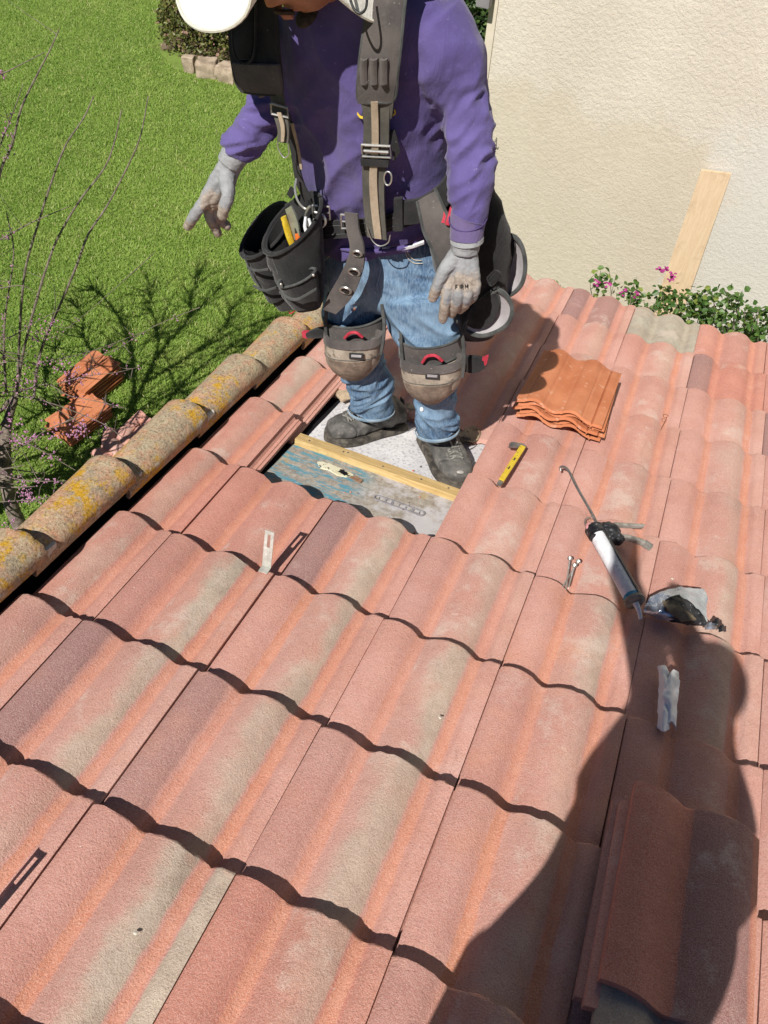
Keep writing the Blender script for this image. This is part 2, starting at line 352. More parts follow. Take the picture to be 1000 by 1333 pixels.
STONE = simple('edging_stone', (.27, .21, .15), (.45, .36, .27), 7, .9, 50, .8, .008, jit=True)
DIRT = simple('bed_soil', (.08, .055, .035), (.20, .15, .10), 6, .95, 60, .8, .01)
METAL = simple('galvanised_metal', (.46, .45, .42), (.62, .61, .58), 30, .42, 200, .15, .0005, metal=.85)
STEEL = simple('dull_steel', (.22, .21, .20), (.34, .33, .32), 30, .5, 200, .2, .0005, metal=.8)

# ------------------------------------------------------------------ roof
ROOFROT = Matrix.Rotation(-TH, 3, 'X')
roofo = thing('tiled_roof', (0, 0, 0), 'low pitched roof of blended pink, taupe and orange concrete tiles with a patch of tiles missing', 'roof', rot=ROOFROT)
def in_roof(name, vf, mat, **k):       # verts given as (u, v, h)
    return part(name, (np.asarray(vf[0], float)@MR.T, vf[1]), mat, roofo, **k)
def tile_mesh(x0=0., x1=1., length=L+.07, lip=True, wav=0., seed=0, tilt=TIP/L, th=.019, amp=1.0, prof=None, W_=S):
    px, pz = prof if prof is not None else (PX, PZ)
    xs = np.concatenate([[x0], px[(px > x0+.01) & (px < x1-.01)], [x1]]); zs = np.interp(xs, px, pz)*amp
    X = xs*W_; X[0] += .0012 if x0 == 0 else 0; X[-1] -= .0014 if x1 == 1 else 0
    rr = np.random.default_rng(seed); ys = np.array([-length, -length*.66, -length*.33, -.006, -.0015, 0]); V = []
    chip = np.zeros(len(X))
    for _c in range(rr.integers(0, 4)): chip[rr.integers(0, len(X))] += rr.uniform(.002, .007)
    for i, y in enumerate(ys):
        dz = -.0035 if i == 5 else (-.0008 if i == 4 else 0); jy = (rr.normal(0, .0010, len(X))-chip) if i >= 4 else 0
        V.append(np.column_stack([X, np.full(len(X), y)+jy, zs+tilt*y+dz]))
    n = len(X); V = np.array(V); B = V.copy(); B[:, :, 2] -= th; B[-1, :, 1] -= .003
    m = len(ys); v = np.concatenate([V.reshape(-1, 3), B.reshape(-1, 3)]); f = []; o = m*n
    for i in range(m-1):
        for j in range(n-1):
            a = i*n+j; f.append((a, a+1, a+n+1, a+n)); f.append((o+a, o+a+n, o+a+n+1, o+a+1))
    for j in range(n-1):
        f.append((j+1, j, o+j, o+j+1)); a = (m-1)*n+j; f.append((a, a+1, o+a+1, o+a))
    for i in range(m-1):
        a = i*n; f.append((a, a+n, o+a+n, o+a)); a = i*n+n-1; f.append((a+n, a, o+a, o+a+n))
    uv = np.column_stack([v[:, 0]/W_, 1+v[:, 1]/length])
    if lip:      # interlock rib that carries the next tile
        sec = np.array([(W_-.004, -.010), (W_+.006, -.0235), (W_+.011, -.0235), (W_+.012, -.0205), (W_+.018, -.0205), (W_+.019, -.024), (W_+.028, -.025), (W_+.028, -.036), (W_-.004, -.036)])
        R_ = [np.column_stack([sec[:, 0], np.full(len(sec), y), sec[:, 1]+tilt*y]) for y in (-length, -.004)]
        lv, lf = rings_mesh(R_); n0 = len(v); v = np.vstack([v, lv]); f += [tuple(i+n0 for i in q) for q in lf]; uv = np.vstack([uv, np.column_stack([np.full(len(lv), .95), 1+lv[:, 1]/length])])
    me = mesh_of(v, f, uv, True, 'tile_mesh'); me.set_sharp_from_angle(angle=radians(50)); me.materials.append(TILE if prof is None else CLAY); return me
full = [tile_mesh(seed=i) for i in range(9)]; cut = [tile_mesh(.415, 1, seed=9+i) for i in range(2)]
def props(o, **k):
    d = dict(red=random.uniform(0, .22), mauve=random.uniform(0, .35), taupe=random.uniform(.25, .75), mauve2=random.uniform(0, .15), strip=random.uniform(0, .15), ch1=random.uniform(.4, .95), ch2=random.uniform(.6, 1), grey=0., smear=random.uniform(0, .6)); d.update(k)
    for a, b in d.items(): o[a] = float(b)
SPEC = {(1, 0): dict(taupe=1, strip=.95, grey=.0, mauve=.1), (0, 0): dict(taupe=.3, mauve=.3), (2, 0): dict(red=.75, taupe=.55, mauve=.1), (-1, 1): dict(taupe=.2, mauve2=.35),
        (1, 1): dict(taupe=.75, mauve=.7), (0, 1): dict(taupe=.8, mauve=.95), (2, 1): dict(taupe=.8, mauve=.3), (3, 1): dict(taupe=.45, smear=.9, ch1=1, ch2=1), (4, 1): dict(taupe=.25, mauve=.8, mauve2=.5, ch1=.1, ch2=.1),
        (0, 2): dict(taupe=1, red=.55, mauve=.4), (-1, 2): dict(taupe=.4, mauve2=.1, red=.5), (1, 2): dict(taupe=.9, mauve=.1, ch1=1), (2, 2): dict(taupe=.9), (3, 2): dict(taupe=.3, smear=.9), (4, 2): dict(taupe=.1, mauve=.2, red=.2),
        (0, 3): dict(taupe=.15, red=.65, mauve=0), (1, 3): dict(mauve=1.0, taupe=.9, strip=0), (2, 3): dict(taupe=.55, ch2=.4), (3, 3): dict(taupe=.8, smear=1), (-1, 3): dict(red=.75, taupe=.4), (-1, 4): dict(red=.6, taupe=.25), (-1, 5): dict(red=.3, taupe=.75),
        (3, 4): dict(taupe=.1, red=.1), (4, 4): dict(taupe=.6), (2, 9): dict(red=.2, mauve=1, mauve2=.8, ch1=.4, ch2=.2, strip=.2), (3, 9): dict(grey=.95), (4, 9): dict(red=.6, taupe=.1, mauve2=.25, mauve=0), (4, 8): dict(mauve=1.0, taupe=0, red=.85, ch2=.6, mauve2=0, ch1=.3), (5, 9): dict(red=.5), (5, 8): dict(red=.6), (5, 7): dict(mauve=1)}
HOLE = {(0, 4), (0, 5), (1, 4), (1, 5)}
for r in range(9, -4, -1):
    for k in range(-1, 9):
        if (k, r) in HOLE: continue
        me = random.choice(cut if k == -1 else full)
        o = bpy.data.objects.new('concrete_tile', me); COL.objects.link(o); o.parent = roofo
        far = max(0, (r-4)/5)
        o.location = (k*S+random.gauss(0, .0006), r*L+random.gauss(0, .0028), random.gauss(0, .0012)-.0006*far*0)
        o.rotation_euler = (random.gauss(0, .002), random.gauss(0, .002), random.gauss(0, .0022))
        base = dict(taupe=random.uniform(.1, .45), mauve=random.uniform(0, .15), red=random.uniform(0, .15)) if r >= 4 else {}
        base.update(SPEC.get((k, r), {})); props(o, **base)
# verge tiles along the rake
def rake_mesh(seed):
    rr = np.random.default_rng(seed)
    sec = [(-.176, .024), (-.169, .048), (-.172, .068), (-.186, .085), (-.208, .097), (-.235, .100), (-.265, .096), (-.29, .084), (-.31, .064), (-.322, .035), (-.328, -.02), (-.33, -.09)]
    sec = catmull(np.array(sec), 3); c = sec.mean(0); n = len(sec)
    ls = np.array([-L-.03, -L*.7, -L*.4, -L*.15, -.02, -.004, 0]); rings = []
    for i, y in enumerate(ls):
        k = 1-.14*(-y/L)**.8; q = c+(sec-c)*k; q = q+np.array([-.004*y/L, .032*y/L]); jy = rr.normal(0, .002, n) if i > 4 else 0
        q[:, 1] -= .004 if i == 6 else 0
        inn = c+(q-c)*.87; inn[:, 1] -= .002
        yy = np.full(n, y)+jy+(.012 if i >= 4 else 0)*np.linspace(0, -1, n)
        rings.append(np.vstack([np.column_stack([q[:, 0], yy, q[:, 1]]), np.column_stack([inn[::-1, 0], yy[::-1]-.002, inn[::-1, 1]])]))
    v, f = rings_mesh(rings, False, False); N = 2*n; m = len(ls)
    for b, fl in ((0, 0), ((m-1)*N, 1)):
        for j in range(n-1):
            q = (b+j, b+j+1, b+N-2-j, b+N-1-j); f.append(q if fl else q[::-1])
    v = np.array(v); v += np.column_stack([nz(v, 14, seed)*.0022, 0*v[:, 0], nz(v, 17, seed+3)*.0022])
    uv = np.column_stack([np.clip((v[:, 0]+.33)/.17, 0, 1), v[:, 1]])
    me = mesh_of(v, f, uv, True, 'rake'); me.materials.append(LICH); me.set_sharp_from_angle(angle=radians(45)); return me
rk = [rake_mesh(i) for i in range(3)]
for i in range(-4, 8):
    o = bpy.data.objects.new('verge_tile', rk[i % 3]); COL.objects.link(o); o.parent = roofo
    o.location = (random.gauss(0, .003), .432+L*i, 0); o.rotation_euler = (.0, 0, random.gauss(0, .006))
# pale mortar packed under the verge tile ends
for i, (dv, ln) in enumerate(((0, .035), (1, .02), (2, .05), (4, .03))):
    c = np.array([-.184, .432+L*dv+.028, .035]); b = box(c, .008, ln/2, .013, None, .004); b = (b[0]+np.column_stack([nz(b[0], 60, i)*.004]*3), b[1])
    in_roof('mortar', b, simple('mortar%d' % i, (.50, .46, .40), (.62, .58, .50), 30, .95, 200, .6, .002))
# what is under the tiles
def slab(u0, u1, v0, v1, h0, h1, nx=1, ny=1, amp=0, seed=0):
    U = np.linspace(u0, u1, nx+1); Vv = np.linspace(v0, v1, ny+1); g = np.array([[(u, v, h1) for u in U] for v in Vv]).reshape(-1, 3)
    if amp: g[:, 2] += nz(g, 12, seed)*amp
    b = g.copy(); b[:, 2] = h0; n = nx+1; o = len(g); f = []
    for i in range(ny):
        for j in range(nx): a = i*n+j; f += [(a, a+1, a+n+1, a+n), (o+a, o+a+n, o+a+n+1, o+a+1)]
    for j in range(nx): f.append((j+1, j, o+j, o+j+1)); a = ny*n+j; f.append((a, a+1, o+a+1, o+a))
    for i in range(ny): a = i*n; f.append((a, a+n, o+a+n, o+a)); a = i*n+nx; f.append((a+n, a, o+a, o+a+n))
    return np.vstack([g, b]), f
V0, V1, U1 = -4*L+.05, 9*L-.06, 9*S
in_roof('roof_deck', slab(-.30, U1, V0, V1, -.13, -.082), BLACK, smooth=False)
in_roof('rake_board', slab(-.325, -.302, V0, V1, -.30, -.025), DARK, smooth=False)
in_roof('eave_board', slab(-.30, U1, V1-.001, V1+.022, -.26, -.06), HOUSE, smooth=False)
in_roof('white_underlayment', slab(.050, .66, 1.352, 1.80, -.080, -.0765, 50, 40, .0022, 3), SHEET)
in_roof('weathered_underlayment', slab(.030, .66, .95, 1.316, -.080, -.0755, 50, 40, .0022, 7), WEATH)
bt = slab(.036, .600, 1.312, 1.352, -.079, -.052, 24, 2, .0008, 2); bt[0][:, 1] += nz(bt[0], 9)*.0018; in_roof('batten', bt, PINE, sharp=30)
for rr_ in (3, 4, 6):
    if rr_ != 4: in_roof('batten', slab(-.16, U1, rr_*L-.11, rr_*L-.075, -.080, -.062), PINE, smooth=False)
for i, u_ in enumerate((.08, .20, .215, .34, .47, .56)):
    in_roof('nail', tube([(u_, 1.332+.004*(i % 3-1), -.053), (u_, 1.332+.004*(i % 3-1), -.0505)], .0032, 8, 1), STEEL)
for i in range(26):      # grit and tile crumbs on the felt
    u_, v_ = rng.uniform(.06, .57), rng.uniform(1.06, 1.60)
    if 1.30 < v_ < 1.36: continue
    b = blob((0, 0, 0), (1, 1, .6), 6, 4); k_ = rng.uniform(.0015, .0045); in_roof('grit', (b[0]*k_*(1+.4*nz(b[0], 2, i)[:, None])+np.array([u_, v_, -.0735]), b[1]), CLAYD if i % 2 else DARK, smooth=False)
# marks on the old underlayment: a printed rounded bar, a torn hole, a cream scrap
def flat_poly(pts, h, th=.0015):
    p = np.array([(u, v, h) for u, v in pts]); q = p-np.array([0, 0, th]); n = len(p)
    return np.vstack([p, q]), [tuple(range(n))]+[tuple(range(2*n-1, n-1, -1))]+[(i, i+n, (i+1) % n+n, (i+1) % n) for i in range(n)]
INK = simple('grey_print', (.19, .18, .20), (.28, .27, .28), 60, .8)
a0 = MR.T@R3(492, 648, -.074); a1 = MR.T@R3(548, 668, -.074); dd = (a1-a0)[:2]; ln = np.linalg.norm(dd); dd /= ln; nn = np.array([-dd[1], dd[0]]); st = []
for i in range(25): a = pi/2+pi*i/24; st.append(a0[:2]+.0125*(cos(a)*dd+sin(a)*nn))
for i in range(25): a = -pi/2+pi*i/24; st.append(a1[:2]+.0125*(cos(a)*dd+sin(a)*nn))
sti = [(a0[:2]+dd*ln/2)+(p-(a0[:2]+dd*ln/2))*np.array([1, 1])-.0035*((p-(a0[:2]+dd*np.clip((p-a0[:2])@dd, 0, ln)))/.0125) for p in st]
nS = len(st); pv = np.array([(*p, -.0715) for p in st]+[(*p, -.0715) for p in sti]+[(*p, -.0765) for p in st]+[(*p, -.0765) for p in sti])
pf = [(i, (i+1) % nS, nS+(i+1) % nS, nS+i) for i in range(nS)]+[(2*nS+i, 2*nS+(i+1) % nS, (i+1) % nS, i) for i in range(nS)]+[(nS+i, nS+(i+1) % nS, 3*nS+(i+1) % nS, 3*nS+i) for i in range(nS)]
in_roof('printed_mark', (pv, pf), INK, smooth=False)
marks = []
for i in range(7):
    c = a0[:2]+dd*ln*(i+.2)/6.4; hh = .0055; w_ = .0012+.0028*((i*37) % 3)/2
    marks.append(flat_poly([c-dd*w_-nn*hh, c+dd*w_-nn*hh, c+dd*w_+nn*hh*(1 if i % 2 else .3), c-dd*w_+nn*hh], -.0716, .004))
in_roof('printed_letters', cat_(*marks), INK, smooth=False)
def ragged(cx, cy, rx, ry, rot, n=22, seed=0, j=.18):
    rr = np.random.default_rng(seed); o = []
    for i in range(n):
        a = 2*pi*i/n; k = 1+rr.normal(0, j); x, y = rx*k*np.sign(cos(a))*abs(cos(a))**.6, ry*k*np.sign(sin(a))*abs(sin(a))**.6; o.append((cx+x*cos(rot)-y*sin(rot), cy+x*sin(rot)+y*cos(rot)))
    return o
g = MR.T@R3(436, 612, -.074); in_roof('cream_scrap', flat_poly(ragged(g[0], g[1], .055, .017, -.10, seed=4, j=.12), -.0705, .005), simple('cream_paint', (.60, .56, .36), (.68, .64, .48), 20, .9, speck=((.02, .02, .02), 70, .58, .95)), smooth=False)
g = MR.T@R3(450, 618, -.074); in_roof('torn_hole', flat_poly(ragged(g[0]-.004, g[1]+.002, .016, .009, -.1, seed=8, j=.3), -.0690, .0012), BLACK, smooth=False)
g = MR.T@R3(462, 624, -.074); in_roof('wood_scrap', flat_poly(ragged(g[0]+.006, g[1], .020, .010, -.2, seed=9, j=.1), -.0695, .0012), simple('brown_scrap', (.22, .12, .07), (.38, .25, .17), 60, .9), smooth=False)
# crumbling bedding on the heads of the tiles below the gap
BED = simple('old_bedding', (.30, .22, .15), (.46, .36, .25), 9, .95, 60, .9, .006, speck=((.12, .09, .06), 60, .6, .7))
for (u, v, ru, rv, sd) in ((.30, 1.700, .035, .035, 1), (.38, 1.690, .03, .045, 2), (.52, 1.672, .05, .06, 3), (.625, 1.70, .035, .08, 4), (.06, 1.66, .03, .05, 5), (.13, 1.71, .04, .05, 6)):
    b = blob((0, 0, 0), (1, 1, 1), 20, 10); q = b[0]*(1+.35*nz(b[0], 1.7, sd)[:, None]); in_roof('bedding', (q*np.array([ru, rv, .016])+np.array([u, v, -.050]), b[1]), BED, sharp=60)

# building under the roof
hw = []
for (u0, u1, v0, v1) in ((-.14, U1-.15, V0+.3, V1-.25),):
    c = [(u0, v0), (u1, v0), (u1, v1), (u0, v1)]
    top = [roof(u, v, -.15) for u, v in c]; bot = [np.array([p[0], p[1], -3.2]) for p in top]
    hw = (np.array(top+bot), [(0, 1, 2, 3), (7, 6, 5, 4), (0, 4, 5, 1), (1, 5, 6, 2), (2, 6, 7, 3), (3, 7, 4, 0)])
solo('house_wall', hw, HOUSE, 'plain stucco house walls carrying the tiled roof', 'wall', smooth=False)

# ------------------------------------------------------------------ ground
GZ = -3.1
gv = [(-120, -120, GZ), (120, -120, GZ), (120, 120, GZ), (-120, 120, GZ)]
g = solo('ground', (np.array(gv, float), [(0, 1, 2, 3)]), SOIL, 'lawn soil stretching away under the short grass', 'ground', kind='structure', origin=(0, 0, GZ)); 
if 'category' in g: del g['category']
def blades(N, near):
    P = np.column_stack([rng.uniform(-13, 1.0, N*4), rng.uniform(-.5, 17, N*4)]); z = np.full(len(P), GZ)
    c = (np.column_stack([P, z])-CAM)@RW.T; x, y = 500+F*c[:, 0]/c[:, 2], 666.5+F*c[:, 1]/c[:, 2]
    ok = (c[:, 2] > 1) & (x > -160) & (x < 720) & (y > -70) & (y < 860) & ~((P[:, 0] > -.2) & (P[:, 1] < 3.4)) & ~((P[:, 0] > -.3) & (P[:, 1] > 3.9))
    ok &= rng.random(len(P)) < np.clip((6.5/c[:, 2])**1.6, 0, 1)
    ok &= ((P[:, 0]+5.3)/1.75)**2+((P[:, 1]-11.0)/2.35)**2 > 1
    return P[ok]
P = blades(420000, 1); n = len(P); print('blades', n)
ang = rng.uniform(0, 2*pi, n); hgt = rng.uniform(.016, .038, n); wd = rng.uniform(.0028, .0048, n); lean = rng.uniform(.1, .9, n)*hgt; la = rng.uniform(0, 2*pi, n)
wx, wy = np.cos(ang)*wd, np.sin(ang)*wd; lx, ly = np.cos(la)*lean, np.sin(la)*lean
B = np.empty((n, 5, 3))
B[:, 0] = np.column_stack([P[:, 0]-wx, P[:, 1]-wy, np.full(n, GZ)]); B[:, 1] = np.column_stack([P[:, 0]+wx, P[:, 1]+wy, np.full(n, GZ)])
B[:, 2] = np.column_stack([P[:, 0]+wx*.8+lx*.45, P[:, 1]+wy*.8+ly*.45, GZ+hgt*.62]); B[:, 3] = np.column_stack([P[:, 0]-wx*.8+lx*.45, P[:, 1]-wy*.8+ly*.45, GZ+hgt*.62])
B[:, 4] = np.column_stack([P[:, 0]+lx*1.3, P[:, 1]+ly*1.3, GZ+hgt])
me = bpy.data.meshes.new('lawn_grass'); me.vertices.add(n*5); me.vertices.foreach_set('co', B.ravel())
idx = (np.arange(n)*5)[:, None]; lp = np.hstack([idx+[0, 1, 2, 3], idx+[3, 2, 4]]).astype(np.int32)
me.loops.add(n*7); me.loops.foreach_set('vertex_index', lp.ravel()); me.polygons.add(n*2)
st_ = np.empty((n, 2), np.int32); st_[:, 0] = np.arange(n)*7; st_[:, 1] = st_[:, 0]+4; me.polygons.foreach_set('loop_start', st_.ravel())
me.update(); me.attributes.new('rnd', 'FLOAT', 'POINT').data.foreach_set('value', np.repeat(rng.random(n), 5))
o = put('lawn_grass', me, GRASS); setp(o, 'short bright green lawn grass spreading beside the roof', None, None, 'stuff')
def leaves(C, size, mat, name, parent=None, up=.4, flat=.55, kind='stuff', **kk):
    """leaf-sized folded quads at centres C"""
    n = len(C); d = rng.normal(size=(n, 3)); d[:, 2] += up; d /= np.linalg.norm(d, axis=1)[:, None]; e = rng.normal(size=(n, 3)); e -= d*(e*d).sum(1)[:, None]; e /= np.linalg.norm(e, axis=1)[:, None]
    nn_ = np.cross(d, e); s = (size*rng.uniform(.6, 1.25, n))[:, None]; v = np.empty((n, 6, 3))
    v[:, 0] = C; v[:, 1] = C+nn_*s*.35+e*s*flat*.55+d*s*.12; v[:, 2] = C+nn_*s*.75+e*s*flat*.40+d*s*.10; v[:, 3] = C+nn_*s; v[:, 4] = C+nn_*s*.75-e*s*flat*.40+d*s*.10; v[:, 5] = C+nn_*s*.35-e*s*flat*.55+d*s*.12
    f = np.arange(n)[:, None]*6+np.array([[0, 1, 2, 3]]); g_ = np.arange(n)[:, None]*6+np.array([[0, 3, 4, 5]])
    o = part(name, (v.reshape(-1, 3), [tuple(q) for q in f]+[tuple(q) for q in g_]), mat, parent, smooth=False, attrs={'rnd': np.repeat(rng.random(n), 6)})
    if kind: o['kind'] = kind
    return o

# ------------------------------------------------------------------ stucco wall with the board leaning on it
WY = 4.0
wl = thing('stucco_wall', (-.277, WY, GZ), 'tall cream textured stucco wall facing the roof, patched smoother and yellower low down', 'wall')
wb = cat_(box((4.86, WY+2, .2), 5.137, 2.0, 3.3, None, .012)); part('wall_face', wb, STUCCO, wl, sharp=30)
part('corner_bead', box((-.255, WY-.003, .2), .022, .005, 3.3, None, .002), simple('corner_stucco', (.58, .52, .41), (.63, .57, .46), 8, .9, 60, .3, .003), wl)
dp = W(641, 5, WY-.06)
part('downspout', box((dp[0]-.045, WY-.05, dp[2]+.9), .035, .03, .92, None, .006), simple('grey_downspout', (.20, .19, .20), (.26, .25, .26), 5, .6), wl)
bd = []
tl, tr_, br, bl = W(913, 222, 3.965), W(952, 227, 3.965), W(899, 378, 3.92), W(868, 352, 3.92)
dn = (br-tr_)/np.linalg.norm(br-tr_); br2 = tr_+dn*1.15; bl2 = tl+(bl-tl)/np.linalg.norm(bl-tl)*1.15
fr = [tl, tr_, br2, bl2]; bk = [p+np.array([0, .02, 0]) for p in fr]; bd = (np.array(fr+bk), [(3, 2, 1, 0), (4, 5, 6, 7), (0, 1, 5, 4), (1, 2, 6, 5), (2, 3, 7, 6), (3, 0, 4, 7)])
solo('wooden_plank', bd, PLANK, 'pale wooden plank leaning upright against the stucco wall above the flowers', 'plank', smooth=False)
pn = W(647, 179, WY); solo('wall_nail', tube([pn+[0, .02, 0], pn+[0, -.03, 0], pn+[.006, -.05, -.002], pn+[.012, -.052, .012]], .0022, 6), STEEL, 'small bent nail sticking out of the stucco wall near the worker', 'nail')

# ------------------------------------------------------------------ flowering climbers between eave and wall
MAG = simple('magenta_petal', (.24, .02, .13), (.40, .05, .23), 60, .6)
def climber(px0, px1, ytop, ybase, n, label, flowers, Y=3.42, size=.032, ns=6, seed=0):
    rr = np.random.default_rng(seed); c = W((px0+px1)/2, ybase, Y); t = thing('flowering_climber', (c[0], c[1], GZ), label, 'plant', 'flowering climbers behind the eave')
    Cs = []; stems = []
    for i in range(ns):
        fx = (i+.5)/ns; x = px0+(px1-px0)*fx; yt = ytop(fx) if callable(ytop) else ytop; top = W(x+rr.normal(0, 5), yt+rr.uniform(0, 10), Y+rr.uniform(-.06, .10)); bot = W(x, ybase+25, Y)
        P_ = [np.array([c[0]+(bot[0]-c[0])*.5, Y+.1, GZ]), np.array([bot[0], Y+.05, bot[2]-.3]), bot, bot*.4+top*.6+rr.normal(0, .02, 3), top]; stems.append(tube(P_, [.006, .004, .003, .002, .0012], 5, 5))
        m = n//ns; s = rr.random(m)**.7; q = bot[None]*(1-s[:, None])+top[None]*s[:, None]+rr.normal(0, 1, (m, 3))*np.array([.05, .05, .035])*(1.05-.6*s[:, None]); Cs.append(q)
    part('stem', cat_(*stems), BARK, t); leaves(np.concatenate(Cs), size, LEAF, 'foliage', t, up=1.0, flat=.75)
    for fx, fy in flowers:
        p0 = W(fx, fy, Y-.08); bl_ = []
        for k in range(6): bl_.append(blob(p0+rr.normal(0, .010, 3), (.009, .009, .0035), 7, 4, basis(rr.normal(size=3))))
        part('blossom', cat_(*bl_), MAG, t)
climber(704, 738, 362, 385, 46, 'thin green climber sprig alone beside the worker pouch, left of the others', [], size=.030, ns=3, seed=1)
climber(772, 802, 352, 395, 90, 'upright leafy climber sprig with a couple of dark magenta flowers', [(777, 368), (792, 368)], ns=4, seed=2)
climber(812, 856, lambda f: 392-40*math.exp(-((f-.25)/.2)**2), 402, 170, 'loose climber with one bright magenta flower left of the plank foot', [(813, 379), (829, 384)], ns=6, seed=3)
climber(862, 920, lambda f: 372+8*f, 415, 420, 'bushy climber carrying the magenta flower cluster in front of the plank', [(859, 350), (868, 350), (876, 356), (874, 364)], ns=8, seed=4)
climber(918, 1010, lambda f: 392-20*math.exp(-((f-.25)/.3)**2)+12*f, 440, 680, 'dense flowerless climber hugging the eave at the right edge', [], ns=13, seed=5)
climber(1010, 1090, lambda f: 405+6*f, 450, 500, 'climber foliage continuing past the edge of view along the eave', [], ns=9, seed=6)

# ------------------------------------------------------------------ shrub, its stone edging, dark planting by the wall
def shrub(c, r, h, n, mat, size, label, name='shrub', seed=0):
    rr = np.random.default_rng(seed); t = thing(name, (c[0], c[1], GZ), label, 'shrub')
    u = rr.normal(size=(n, 3)); u /= np.linalg.norm(u, axis=1)[:, None]; u[:, 2] = np.abs(u[:, 2])*1.05-.12; lump = 1+.16*nz(u, 2.6, seed)+.07*nz(u, 7, seed+2); rad = lump*rr.uniform(.72, 1.02, n)**.5
    C_ = u*rad[:, None]*np.array([r, r, h])+np.array([c[0], c[1], GZ+.12]); leaves(C_, size, mat, 'foliage', t, up=.5, flat=.6)
    st = [tube([(c[0], c[1], GZ), (c[0]+rr.normal(0, .1), c[1]+rr.normal(0, .1), GZ+h*.3), np.array([c[0], c[1], GZ])+rr.normal(0, 1, 3)*[r*.4, r*.4, 0]+[0, 0, h*.75]], [.03, .02, .006], 7, 3) for _ in range(7)]
    part('stem', cat_(*st), BARK, t)
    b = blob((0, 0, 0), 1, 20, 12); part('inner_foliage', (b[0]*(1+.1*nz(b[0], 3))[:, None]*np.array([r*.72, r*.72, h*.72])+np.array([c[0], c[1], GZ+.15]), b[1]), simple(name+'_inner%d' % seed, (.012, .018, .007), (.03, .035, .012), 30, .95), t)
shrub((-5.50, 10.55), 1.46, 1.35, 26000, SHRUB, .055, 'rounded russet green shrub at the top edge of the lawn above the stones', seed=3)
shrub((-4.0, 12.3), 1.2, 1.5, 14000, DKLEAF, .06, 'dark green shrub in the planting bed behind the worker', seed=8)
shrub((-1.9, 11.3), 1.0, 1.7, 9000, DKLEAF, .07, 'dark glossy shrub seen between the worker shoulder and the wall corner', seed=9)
bedp = ragged(-5.15, 11.1, 1.50, 2.1, 0, 40, 2, .03)
b_ = flat_poly([(p[0], p[1]) for p in bedp], GZ+.03, .06); b2 = flat_poly(ragged(-2.2, 12.0, 2.3, 2.2, .1, 40, 3, .03), GZ+.034, .06)
o = part('planting_bed', cat_(b_, b2), DIRT, smooth=False); o['kind'] = 'structure'
i = 0; LBL = ['smallest grey-buff edging stone at the left end under the shrub', 'buff edging stone with a sloping top under the russet shrub', 'large squared tan edging stone beside the worker strap', 'low buff edging stone half hidden by the harness pad', 'edging stone behind the worker arm', 'pale edging stone behind the worker body', 'edging stone hidden behind the worker', 'pale rock between the worker shoulder and the wall corner', 'upper rock beside the wall corner', 'lower rock beside the wall corner']
for (x, y, w_) in ((247, 84, .17), (270, 89, .30), (297, 95, .30), (322, 104, .26), (345, 112, .3), (385, 116, .28), (430, 118, .3), (617, 75, .22), (621, 52, .25), (618, 105, .22)):
    p = onz(x, y, GZ+.08); b = box((0, 0, 0), 1, 1, 1, None, .35); b = (b[0], b[1]); me_ = bmesh.new()
    for q in b[0]: me_.verts.new(q)
    me_.verts.ensure_lookup_table()
    for q in b[1]: me_.faces.new([me_.verts[k] for k in q])
    bmesh.ops.subdivide_edges(me_, edges=me_.edges[:], cuts=3, use_grid_fill=True); me_.verts.index_update(); v = np.array([tuple(q.co) for q in me_.verts]); f = [tuple(q.index for q in fc.verts) for fc in me_.faces]; me_.free()
    v = v*(1+.14*nz(v, 1.1, i*3.3)+.10*nz(v, 2.5, i))[:, None]; a = rng.uniform(-.4, .4); M3 = np.array([[cos(a), sin(a), 0], [-sin(a), cos(a), 0], [0, 0, 1]])
    v = (v*np.array([w_*.46, w_*.40, .11]))@M3+p; v[:, 2] += .0
    solo('edging_stone', (v, f), STONE, LBL[i], 'stone', 'stones edging the planting bed', sharp=35); i += 1

# ------------------------------------------------------------------ stacks of clay tiles
cx = np.linspace(0, 1, 81); cz = .5*np.where(cx < .86, np.cos(2*pi*cx/.43)*-11+np.where(cx < .02, 4, 0), -14)
CPROF = (cx, (-11*np.cos(2*pi*(cx)/.43)*np.where(cx < .86, 1, 0)-11*(cx >= .86)-2.2*((np.abs(cx-.10) < .008)+(np.abs(cx-.32) < .008)+(np.abs(cx-.53) < .008)+(np.abs(cx-.75) < .008))-6*(np.abs(cx-.875) < .009))*.001)
clay = [tile_mesh(length=.425, lip=False, tilt=0, th=.011, prof=CPROF, W_=.30, seed=40+i) for i in range(3)]
def place(me, name, mat3, loc, label, cat, group):
    o = bpy.data.objects.new(name, me); COL.objects.link(o); o.rotation_euler = Matrix(mat3).to_euler(); o.location = loc; return setp(o, label, cat, group)
LB = ['lowest tile of the orange clay tile stack on the roof', 'second tile from the bottom of the clay stack on the roof', 'middle tile of the orange clay tile stack on the roof', 'tile just under the top one of the clay stack on the roof', 'topmost smooth orange clay tile of the stack beside the worker on the roof']
for i in range(5):
    a = radians(2.5-.7*i+(0, 1.2, -1, .8, 0)[i]); Rm = ROOFROT @ Matrix.Rotation(a, 3, 'Z')
    h = .027+.0195*i; p = roof(.628+.003*i+(0, .004, -.003, .002, 0)[i], 2.205-.010*i+(0, .006, -.004, .004, 0)[i], h)
    o = place(clay[i % 3], 'clay_roof_tile', Rm, p, LB[i], 'roof tile', 'clay tiles stacked on the roof')
nm = ['lowest', 'second lowest', 'third lowest', 'third highest', 'second highest', 'topmost']
